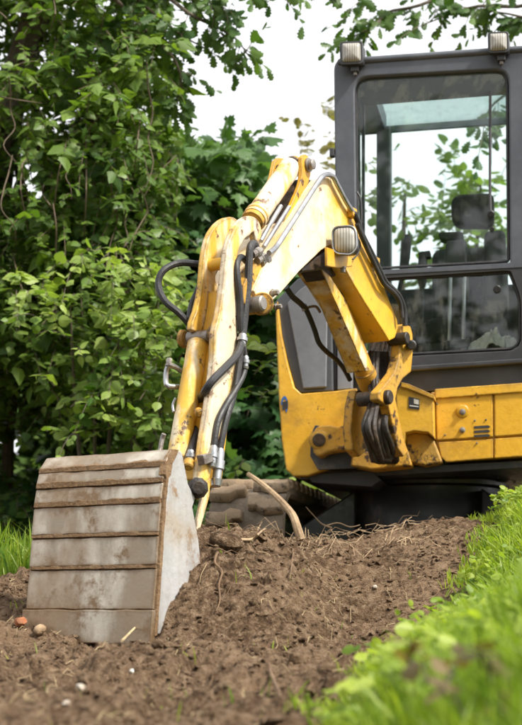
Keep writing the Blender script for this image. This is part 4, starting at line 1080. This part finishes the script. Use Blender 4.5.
# --- hazel bush, bright leaves above the bucket
def hazel():
    lv = Leaves()
    cl = []
    for (px, py, w, h, k) in ((150, 285, 22, 22, 16), (120, 322, 26, 18, 22), (160, 318, 22, 18, 16), (95, 300, 24, 16, 12), (140, 350, 32, 18, 22), (75, 350, 14, 12, 8), (100, 385, 36, 20, 22), (140, 395, 28, 22, 20), (165, 365, 16, 20, 12), (90, 425, 34, 14, 14), (35, 285, 26, 14, 12), (80, 262, 24, 10, 9), (48, 318, 18, 10, 7), (150, 430, 20, 16, 10), (110, 265, 20, 14, 8), (185, 335, 10, 20, 6), (245, 340, 14, 18, 6), (262, 390, 12, 20, 5)):
        for _ in range(k):
            p = at(px + random.gauss(0, w * .55), py + random.gauss(0, h * .55), 7.75 + random.uniform(-.2, .4)); cl.append(p)
    bs = np.array([tuple(p) for p in cl])
    tint = np.clip(rng.random(len(bs)) * .8 + .25 * (bs[:, 2] > 1.9), 0, 1)
    lv.sprigs(bs, rdir(len(bs), (.2, -.6, .25), .6), rng.uniform(.14, .28, len(bs)), 5, .078, tint=tint, droop=.5, facing=.6)
    st = []
    for (a, b) in (((110, 540), (120, 330)), ((130, 540), (160, 290)), ((95, 540), (70, 300)), ((140, 540), (185, 345)), ((100, 540), (95, 385)), ((150, 540), (250, 345))):
        p0, p1 = at(*a, 8.2), at(*b, 7.9); p0.z = GZ0 - .05; mid = (p0 + p1) / 2 + Vector((random.uniform(-.1, .1), .15, .1))
        st.append(([p0, mid, p1], [.018, .013, .004], 'stem'))
    plant('hazel_bush', 'bright yellow-green hazel bush just above the bucket', 'bush', lv, 'hazel', 'leaf_hazel', st, (-.9, 8.2, GZ0), singles=290)
hazel()

# --- oaks: one leaning in from the left, one from the right behind the cab
def oak(name, label, trunk, branches, Y, singles=260, reach=1.0):
    lv = Leaves(); st = []
    tp = [Vector(p) for p in trunk]; st.append((tp, [.20, .17, .13, .09, .05][:len(tp)], 'trunk'))
    for pts, k in branches:
        P = [at(a, b, Y + (i % 2) * .15) for i, (a, b) in enumerate(pts)]
        P = [min(tp, key=lambda q: (q - P[0]).length)] + P
        st.append((P, list(np.linspace(.020, .003, len(P))), 'limb'))
        bs, ds = [], []
        for _ in range(k):
            i = random.randrange(1, len(P) - 1); f = random.random(); q = P[i].lerp(P[i + 1], f); d = (P[i + 1] - P[i]).normalized()
            bs.append(tuple(q)); ds.append(tuple(d * .7 + Vector((random.gauss(0, .7), random.gauss(0, .7), random.gauss(-.1, .7)))))
        bs.append(tuple(P[-1])); ds.append(tuple((P[-1] - P[-2]).normalized()))
        lv.sprigs(np.array(bs), np.array(ds), rng.uniform(.12, .30, len(bs)) * reach, 7, .105, tint=np.clip(rng.random(len(bs)) ** 1.2, 0, 1), droop=.2, facing=1.3, spread=.6, flat=.5)
    top = tp[-1]; q = rng.normal(0, 1, (300, 3)); q = unit(q) * rng.random((300, 1)) ** .4 * np.array([1.9, 1.4, 1.1])      # crown above the picture
    cr = np.array(top) + np.array([0, .3, 1.25]) + q; cr = cr[cr[:, 2] - CAMZ > .50 * cr[:, 1]]
    lv.sprigs(cr, rdir(len(cr), (0, 0, .2)), .35, 7, .11, facing=.3)
    for j in range(0, len(cr), 22): st.append(([top, (top + Vector(cr[j])) / 2 + Vector((0, 0, .1)), Vector(cr[j])], [.035, .02, .006], 'limb'))
    plant(name, label, 'tree', lv, 'oak', 'leaf_oak', st, tuple(trunk[0]), singles=singles)
oak('oak_tree', 'oak at the left whose leafy branch hangs into the white sky', [(-2.2, 9.9, GZ0 - .1), (-2.1, 9.8, 2.0), (-1.9, 9.6, 3.6), (-1.5, 9.2, 4.6), (-1.2, 9.0, 5.2)],
    [([(110, -30), (160, -8), (190, 14), (215, 26), (235, 38), (246, 52)], 20), ([(120, -60), (180, -25), (240, -14), (290, -10), (335, -8)], 20), ([(110, -20), (150, 10), (180, 34), (205, 48)], 12), ([(100, -10), (140, 25), (175, 60), (183, 95)], 18), ([(160, -30), (200, -4), (225, 8)], 10)], 8.3)
oak('oak_tree', 'oak behind the cab with yellowing leaves spreading above its roof', [(2.75, 10.4, GZ0 - .1), (2.8, 10.4, 2.0), (2.8, 10.3, 3.4), (2.6, 10.1, 4.3), (2.3, 9.9, 4.9)],
    [([(575, -30), (530, 4), (478, 6), (446, 16), (420, 26)], 18), ([(560, -50), (480, -20), (420, 5), (388, 12), (372, 28), (352, 36)], 18), ([(590, 0), (545, 20), (510, 14), (470, 8)], 14), ([(560, -60), (480, -40), (420, -22), (372, -8), (356, 4)], 9), ([(590, 60), (548, 70), (505, 95), (488, 112), (482, 138)], 12)], 9.1)

# --- loose trees beyond, seen through the cab and past it
def loose(name, label, cat, spots, Y, mat, size, trunk, kind='ovate', singles=60, k=1.0):
    lv = Leaves(); bs = []
    for (px, py, w, h, n) in spots:
        for _ in range(int(n * k)): bs.append(tuple(at(px + random.gauss(0, w * .5), py + random.gauss(0, h * .5), Y + random.uniform(-.5, .5))))
    bs = np.array(bs)
    lv.sprigs(bs, rdir(len(bs), (0, -.3, .2)), rng.uniform(.2, .4, len(bs)), 6, size, facing=.4)
    plant(name, label, cat, lv, kind, mat, [(trunk, list(np.linspace(.06, .01, len(trunk))), 'trunk')], trunk[0], singles=singles)
loose('young_tree', 'pale green young tree seen through the cab windscreen', 'tree', ((478, 190, 22, 22, 26), (455, 215, 22, 18, 18), (440, 250, 22, 22, 20), (492, 240, 20, 24, 18), (465, 280, 40, 18, 26), (455, 160, 12, 14, 4), (428, 285, 18, 14, 10)), 11.5, 'leaf_far', .11,
      [(1.9, 11.6, GZ0 - .1), (1.92, 11.6, 1.6), (1.85, 11.55, 2.8), (1.9, 11.5, 4.0)], singles=120)
loose('young_tree', 'small sapling beyond the left side window of the cab', 'tree', ((406, 195, 7, 16, 7), (401, 222, 6, 10, 4), (366, 200, 6, 20, 6), (370, 165, 5, 12, 3)), 10.8, 'leaf_far', .10,
      [(1.12, 10.9, GZ0 - .1), (1.13, 10.9, 1.8), (1.15, 10.85, 3.0), (1.17, 10.8, 3.7)], singles=60)
loose('olive_sapling', 'thin olive-brown sapling in the gap between boom and cab', 'tree', ((303, 125, 3, 8, 2), (306, 150, 5, 8, 4), (324, 118, 4, 6, 2), (330, 148, 4, 12, 4), (331, 172, 3, 12, 3)), 13.0, 'leaf_olive', .10,
      [(.55, 13.0, GZ0 - .1), (.56, 13.0, 2.0), (.52, 13.0, 3.6), (.45, 13.0, 4.6)], singles=40)

# --- weeds below the body
def weeds():
    for i, (px, py, Y, lab) in enumerate(((322, 500, 8.9, 'leafy green weed under the yellow body beside the track'), (352, 503, 8.7, 'small broad-leaved weed under the machine near the black frame'), (238, 500, 8.4, 'leafy weed behind the muddy track and the hose fittings'))):
        c = at(px, py, Y); lv = Leaves(); n = 26
        bs = np.array([tuple(c + Vector((random.gauss(0, .13), random.gauss(0, .15), random.gauss(.0, .10)))) for _ in range(n)])
        lv.sprigs(bs, rdir(n, (0, -.5, .4)), rng.uniform(.1, .22, n), 5, .07, facing=.6)
        st = [([(c.x + random.uniform(-.1, .1), Y, GZ0 - .03), tuple(bs[j] * .5 + np.array([c.x, Y, GZ0]) * .5), tuple(bs[j])], [.006, .005, .003], 'stem') for j in range(5)]
        plant('weed', lab, 'weed', lv, 'ovate', 'leaf_hazel', st, (c.x, Y, GZ0), singles=60, group='weeds around the machine')
weeds()

# --- far wood closing the view low down
def wood():
    lv = Leaves(); n = 5200
    x = rng.uniform(-7, 9, n); y = rng.uniform(13.5, 16, n); z = rng.uniform(.0, 1, n) ** .8
    px = CX + x / y * K
    topz = np.interp(px, [-400, 0, 160, 270, 300, 1200], [4.6, 4.3, 3.6, 3.1, 1.9, 1.8]); z = GZ0 + z * topz
    bs = np.stack([x, y, z], -1)
    lv.sprigs(bs, rdir(n, (0, -.6, 0)), .5, 6, .26, tint=rng.random(n) * .6, facing=.7)
    lv.done(); fo = link('distant_wood', lv.mesh('distant_wood', 'hazel', np.arange(len(lv.P))), 'leaf_far', None, sharp=180)
    tag(fo, 'dark green mass of distant wood behind the hedge', 'wood', kind='stuff')
wood()

# --- trees behind the photographer, mirrored in the cab glass
def tree_line():
    lv = Leaves(); n = 3600
    x = rng.uniform(-18, 14, n); y = rng.uniform(-15, -11, n); z = GZ0 - .4 + rng.random(n) ** .8 * (9.0 + 3.5 * vnoise(x * .5, y * .3, 301))
    k = vnoise(x * .9, z * .9, 303) > .33; bs = np.stack([x, y, z], -1)[k]
    lv.sprigs(bs, rdir(len(bs), (0, .6, 0)), .9, 6, .42, tint=rng.random(len(bs)) * .6, facing=-.7); lv.done()
    tag(link('tree_line', lv.mesh('tree_line', 'hazel', np.arange(len(lv.P))), 'leaf_sycamore', None, sharp=180), 'line of trees behind the photographer', 'wood', kind='stuff')
tree_line()

# --- grass
def blades(name, x, y, h, w, tint, lean=.5, z=None):
    n = len(x); z = soil_z(x, y) - .004 if z is None else z
    a = rng.uniform(0, 2 * math.pi, n); dirx, diry = np.cos(a), np.sin(a); le = rng.uniform(.1, 1.0, n) * lean
    b = rng.uniform(0, 2 * math.pi, n); sx, sy = np.cos(b), np.sin(b)
    V = np.zeros((n, 7, 3))
    for k, (f, ww) in enumerate(((0, .8), (.4, 1.0), (.75, .65))):
        cx = x + dirx * h * le * f ** 1.8; cy = y + diry * h * le * f ** 1.8; cz = z + h * f * (1 - .25 * le * f)
        V[:, 2 * k] = np.stack([cx - sx * w * ww, cy - sy * w * ww, cz], -1); V[:, 2 * k + 1] = np.stack([cx + sx * w * ww, cy + sy * w * ww, cz], -1)
    V[:, 6] = np.stack([x + dirx * h * le, y + diry * h * le, z + h * (1 - .25 * le)], -1)
    me = poly_mesh(name, V.reshape(-1, 3), [[0, 1, 3, 2], [2, 3, 5, 4], [4, 5, 6]], 7, n, tint)
    return link(name, me, 'grass', None, sharp=180)
n = 110000
y = 1.1 + 7.5 * rng.random(n); x = np.maximum(.070 + (y - 2.4) * .263, .050 * y) + rng.uniform(-.12, 1.5, n)
v = verge(x, y); pat = vnoise(x * 4, y * 4, 91)
keep = rng.random(n) < sstep(-.10, .10, v + .16 * (pat - .5)) * (.35 + .65 * (pat > .3)); x, y, v, pat = x[keep], y[keep], v[keep], pat[keep]
h = (.035 + .085 * rng.random(len(x)) + .06 * pat) * (.35 + .65 * sstep(-.05, .22, v)) * 1.15
tag(blades('verge_grass', x, y, h, rng.uniform(.0015, .0050, len(x)), np.clip(.3 + .5 * vnoise(x * 6, y * 6, 93) + .5 * (vnoise(x * 2.2, y * 2.2, 94) - .5) + rng.normal(0, .2, len(x)), 0, 1) * .93, .8), 'bright green grass covering the bank at the right', 'grass', kind='stuff')
n = 9000
x = rng.uniform(-3.2, -.62, n); y = rng.uniform(6.0, 7.9, n); keep = rng.random(n) < .35 + .65 * (vnoise(x * 3, y * 3, 95) > .45); x, y = x[keep], y[keep]
tag(blades('tall_grass', x, y, rng.uniform(.12, .36, len(x)), rng.uniform(.003, .006, len(x)), np.clip(rng.normal(.35, .25, len(x)), 0, .95), .7), 'tall grass at the foot of the hedge behind the bucket', 'grass', kind='stuff')
# broad-leaved ground plants in the verge
lv = Leaves(); n = 4200
y = 1.9 + 5.2 * rng.random(n); x = np.maximum(.070 + (y - 2.4) * .263, .050 * y) + rng.uniform(.03, .9, n); k = vnoise(x * 5, y * 5, 97) > .5; x, y = x[k], y[k]
bs = np.stack([x, y, soil_z(x, y) + rng.uniform(.02, .12, len(x))], -1)
lv.sprigs(bs, rdir(len(bs), (0, -.2, .5)), rng.uniform(.04, .09, len(bs)), 5, .036, facing=.5, tint=np.clip(rng.normal(.62, .28, len(bs)), 0, 1)); lv.done()
tag(link('ground_cover', lv.mesh('ground_cover', 'ovate', np.arange(len(lv.P))), 'grass', None, sharp=180), 'broad-leaved ground cover among the grass of the bank', 'ground cover', kind='stuff')
# sparse green shoots in the soil
n = 260
x = rng.uniform(-.9, .6, n); y = rng.uniform(2.4, 5.6, n); k = (vnoise(x * 4, y * 4, 99) > .62); x, y = x[k], y[k]
tag(blades('soil_shoots', x, y, rng.uniform(.015, .06, len(x)), rng.uniform(.0012, .003, len(x)), rng.random(len(x)) * .9, .9), 'sparse green shoots scattered over the soil', 'shoots', kind='stuff')
# ------------------------------------------------------------------ soil details
def clod_unit(seed):
    bm = bmesh.new(); bmesh.ops.create_icosphere(bm, subdivisions=1, radius=1)
    rr = random.Random(seed); v = np.array([tuple(q.co * rr.uniform(.45, 1.35)) for q in bm.verts]); f = [[q.index for q in p.verts] for p in bm.faces]; bm.free()
    return v, f
def clods(name, n, smin, smax, mat, box, power=2.2, sink=.3):
    vs, fs = [], None; out = []
    x = rng.uniform(box[0], box[1], n); y = box[2] + (box[3] - box[2]) * rng.random(n) ** .9
    k = (verge(x, y) < .03) & (vnoise(x * 5, y * 5, 101) + .4 * rng.random(n) > .45); x, y = x[k], y[k]
    z = soil_z(x, y); s = smin + (smax - smin) * rng.random(len(x)) ** power
    units = [clod_unit(i) for i in range(8)]; fs = units[0][1]
    U = np.array([u[0] for u in units])[rng.integers(0, 8, len(x))]
    a = rng.uniform(0, 2 * math.pi, (len(x), 1)); c, q = np.cos(a), np.sin(a)
    sc_ = s[:, None] * rng.uniform(.7, 1.3, (len(x), 3))
    U = U * sc_[:, None]
    V = np.stack([U[..., 0] * c - U[..., 1] * q, U[..., 0] * q + U[..., 1] * c, U[..., 2] * .75], -1) + np.stack([x, y, z + s * (.5 - sink)], -1)[:, None]
    return link(name, poly_mesh(name, V.reshape(-1, 3), fs, U.shape[1], len(x)), mat, None, sharp=60)
tag(clods('soil_clods', 30000, .0018, .015, 'soil', (-1.5, 1.3, 1.9, 6.6), 3.2, .62), 'loose crumbs and clods of brown earth', 'soil', kind='stuff')
tag(clods('earth_clods', 520, .010, .034, 'soil', (-1.5, 1.0, 2.2, 6.5), 2.0, .55), 'larger broken lumps of earth on the slope', 'soil', kind='stuff')
# straw and fine roots
def strands(name, n, lmin, lmax, r, mat, box, lift=.01):
    x = rng.uniform(box[0], box[1], n); y = rng.uniform(box[2], box[3], n); k = verge(x, y) < .02; x, y = x[k], y[k]; m = len(x)
    L = rng.uniform(lmin, lmax, m); a = rng.uniform(0, 2 * math.pi, m); P = []
    for i in range(5):
        f = i / 4 - .5; bend = rng.normal(0, .12, m) * L
        px_, py_ = x + np.cos(a) * L * f - np.sin(a) * bend, y + np.sin(a) * L * f + np.cos(a) * bend
        P.append(np.stack([px_, py_, soil_z(px_, py_) + lift * rng.uniform(.2, 1.4, m)], -1))
    return link(name, twig_mesh(name, np.stack(P, 1), r), mat, None)
tag(strands('straw_litter', 520, .03, .12, .0011, 'straw', (-1.3, 1.1, 2.2, 6.5)), 'bits of dry straw scattered on the soil', 'straw', kind='stuff')
tag(strands('root_litter', 420, .03, .16, .0017, 'root', (-1.3, 1.1, 2.2, 6.5), .014), 'fine torn roots lying in the soil', 'roots', kind='stuff')

tag(strands('twig_litter', 90, .08, .26, .0022, 'dry_wood', (-.25, .75, 5.6, 6.55), .045), 'dry twigs and torn roots on the heap in front of the track', 'twigs', kind='stuff')
def on(px, py):
    """point of the soil seen at a photo pixel"""
    k, m_ = (px - CX) / K, (HY - py) / K
    Y = np.arange(2.0, 7.2, .01); Z = soil_z(k * Y, Y); hit = np.nonzero(Z >= CAMZ + m_ * Y)[0]
    if len(hit): i = hit[0]; return Vector((k * Y[i], Y[i], Z[i]))
    return at(px, py, 6.6)
def root_at(pts, r, name, label, cat, mat, lift=.012):
    P = [on(*p[:2]) + UP * (p[2] if len(p) > 2 else lift) for p in pts]
    return tag(MB().tube(P, 0, 7, 4, radii=[r * (1 - .6 * i / (len(P) - 1)) for i in range(len(P))]).build(name, mat), label, cat)
def stick(pts, r, name, label, cat, mat): return tag(MB().tube([at(*p) for p in pts], 0, 8, 3, radii=[r * f for f in np.linspace(1, .55, len(pts))]).build(name, mat), label, cat)
# splintered branch leaning over the track
stick([(301, 540, 6.05), (297, 527, 6.06), (292, 514, 6.1), (278, 498, 6.2), (262, 484, 6.28), (248, 474, 6.34)], .021, 'broken_branch', 'pale splintered branch leaning against the muddy track', 'branch', 'dry_wood')
root_at([(217, 557), (215, 567), (222, 577), (219, 590), (220, 605), (216, 618)], .0042, 'root', 'long pale root hanging down the soil beside the bucket', 'root', 'root')
root_at([(291, 552), (293, 562), (291, 575), (290, 584)], .0035, 'root', 'short upright root below the broken branch', 'root', 'root')
root_at([(122, 648), (140, 632), (150, 622), (157, 612)], .004, 'straw_stalk', 'dry straw stalk leaning at the bucket corner', 'straw', 'straw', .02)
root_at([(240, 548), (252, 546), (262, 537), (266, 533)], .006, 'root', 'thick grey root lying on the heap before the track', 'root', 'dry_wood', .015)
root_at([(268, 672), (272, 684), (278, 696), (280, 706)], .0055, 'root', 'dark broken root in the lower middle soil', 'root', 'root')
root_at([(332, 534), (322, 530), (314, 522), (306, 513)], .0045, 'root', 'curled root in front of the black lower frame', 'root', 'dry_wood', .03)
root_at([(326, 530), (338, 527), (350, 531), (360, 529)], .004, 'root', 'thin root lying before the turntable', 'root', 'dry_wood', .02)
def stone(px, py, r, mat, label, seed, name='stone', cat='stone', sq=(1, .8, .7)):
    p = on(px, py); v, f = clod_unit(seed)
    bm = bmesh.new(); bmesh.ops.create_icosphere(bm, subdivisions=2, radius=1); rr = random.Random(seed)
    ax = [Vector((rr.gauss(0, 1), rr.gauss(0, 1), rr.gauss(0, 1))).normalized() for _ in range(9)]
    for q in bm.verts:
        for a in ax:
            e = q.co.dot(a) - .72
            if e > 0: q.co -= a * e * .9
    me = bpy.data.meshes.new(name)
    for q in bm.verts: q.co = Vector((q.co.x * r * sq[0], q.co.y * r * sq[1], q.co.z * r * sq[2]))
    bm.to_mesh(me); bm.free()
    o = link(name, me, mat, None, sharp=40); o.location = p + UP * r * .25; o.rotation_euler = (rr.uniform(-.3, .3), rr.uniform(-.3, .3), rr.uniform(0, 3)); return tag(o, label, cat)
stone(20, 628, .030, 'brick_red', 'orange-red brick fragment at the left foot of the bucket', 3, 'brick_fragment', 'brick')
stone(40, 637, .028, 'dry_wood', 'tan clod of earth below the bucket edge', 4)
stone(152, 628, .042, 'pale_stone', 'pale flat stone lying against the lower right bucket corner', 5, sq=(1.4, .8, .5))
stone(157, 648, .026, 'soil', 'brown stone a little below the pale flat stone', 6)
stone(132, 673, .011, 'sticker_white', 'tiny white pebble in the lower left soil', 7, 'pebble', 'pebble')
stone(80, 690, .016, 'pale_stone', 'small grey-pink stone near the lower left', 8)
stone(66, 705, .010, 'pale_stone', 'little pale pebble at the lower left edge', 9, 'pebble', 'pebble')
stone(227, 546, .06, 'soil', 'dark rounded lump of earth on the heap before the track', 10, 'earth_lump', 'soil', (1.3, 1, .75))
stone(375, 590, .014, 'pale_stone', 'pale pebble in the track lane near the grass', 11, 'pebble', 'pebble')

# crumpled white cloth on the cab floor
def cloth():
    c = H.at(494, 337, .30); n = 34; m = MB(); V = []
    for j in range(n):
        for i in range(n):
            u, v_ = i / (n - 1) * 2 - 1, j / (n - 1) * 2 - 1
            r = math.sqrt(u * u + v_ * v_); w = max(0, 1 - r * .95)
            a = np.array([u * 2.1 + 7]); b = np.array([v_ * 2.1 + 3])
            h = .19 * w ** .45 * (.42 + 1.1 * abs(float(fbm(a * 1.5, b * 1.5, 3, 201)[0]) - .05)) + .035 * abs(float(fbm(a * 3.2, b * 3.2, 3, 207)[0]))
            wob = .05 * float(fbm(a * 1.7, b * 1.7, 2, 211)[0])
            V.append(Vector((c.x, c.y, zfl + .014)) + H.t3 * (u * .125 + wob) + H.n3 * (v_ * .11 + wob) + UP * max(h, .004))
    m.add(V, [(j * n + i, j * n + i + 1, (j + 1) * n + i + 1, (j + 1) * n + i) for j in range(n - 1) for i in range(n - 1)])
    o = m.build('cloth', 'cloth', None, sharp=60)
    s = o.modifiers.new('thickness', 'SOLIDIFY'); s.thickness = .003
    tag(o, 'crumpled white cloth on the cab floor behind the lower window', 'cloth')
cloth()
# withered plant in the near corner of the bank
def withered():
    c = Vector((.30, 1.75, gz(.30, 1.75)))
    lv = Leaves(); n = 26
    bs = np.array([tuple(c + Vector((random.gauss(0, .05), random.gauss(0, .06), random.uniform(.02, .15)))) for _ in range(n)])
    lv.sprigs(bs, rdir(n, (0, -.3, .5)), rng.uniform(.03, .08, n), 4, .035, facing=.5)
    st = [([tuple(c + Vector((random.uniform(-.03, .03), random.uniform(-.03, .03), -.01))), tuple((bs[j] + np.array(c)) / 2), tuple(bs[j])], [.003, .0025, .0015], 'stem') for j in range(12)]
    plant('withered_weed', 'withered brownish weed in the near grass at the lower right', 'weed', lv, 'ovate', 'leaf_withered', st, tuple(c), singles=0)
leaf_mat('leaf_withered', (0.10, 0.085, 0.035), (0.24, 0.17, 0.075))
withered()
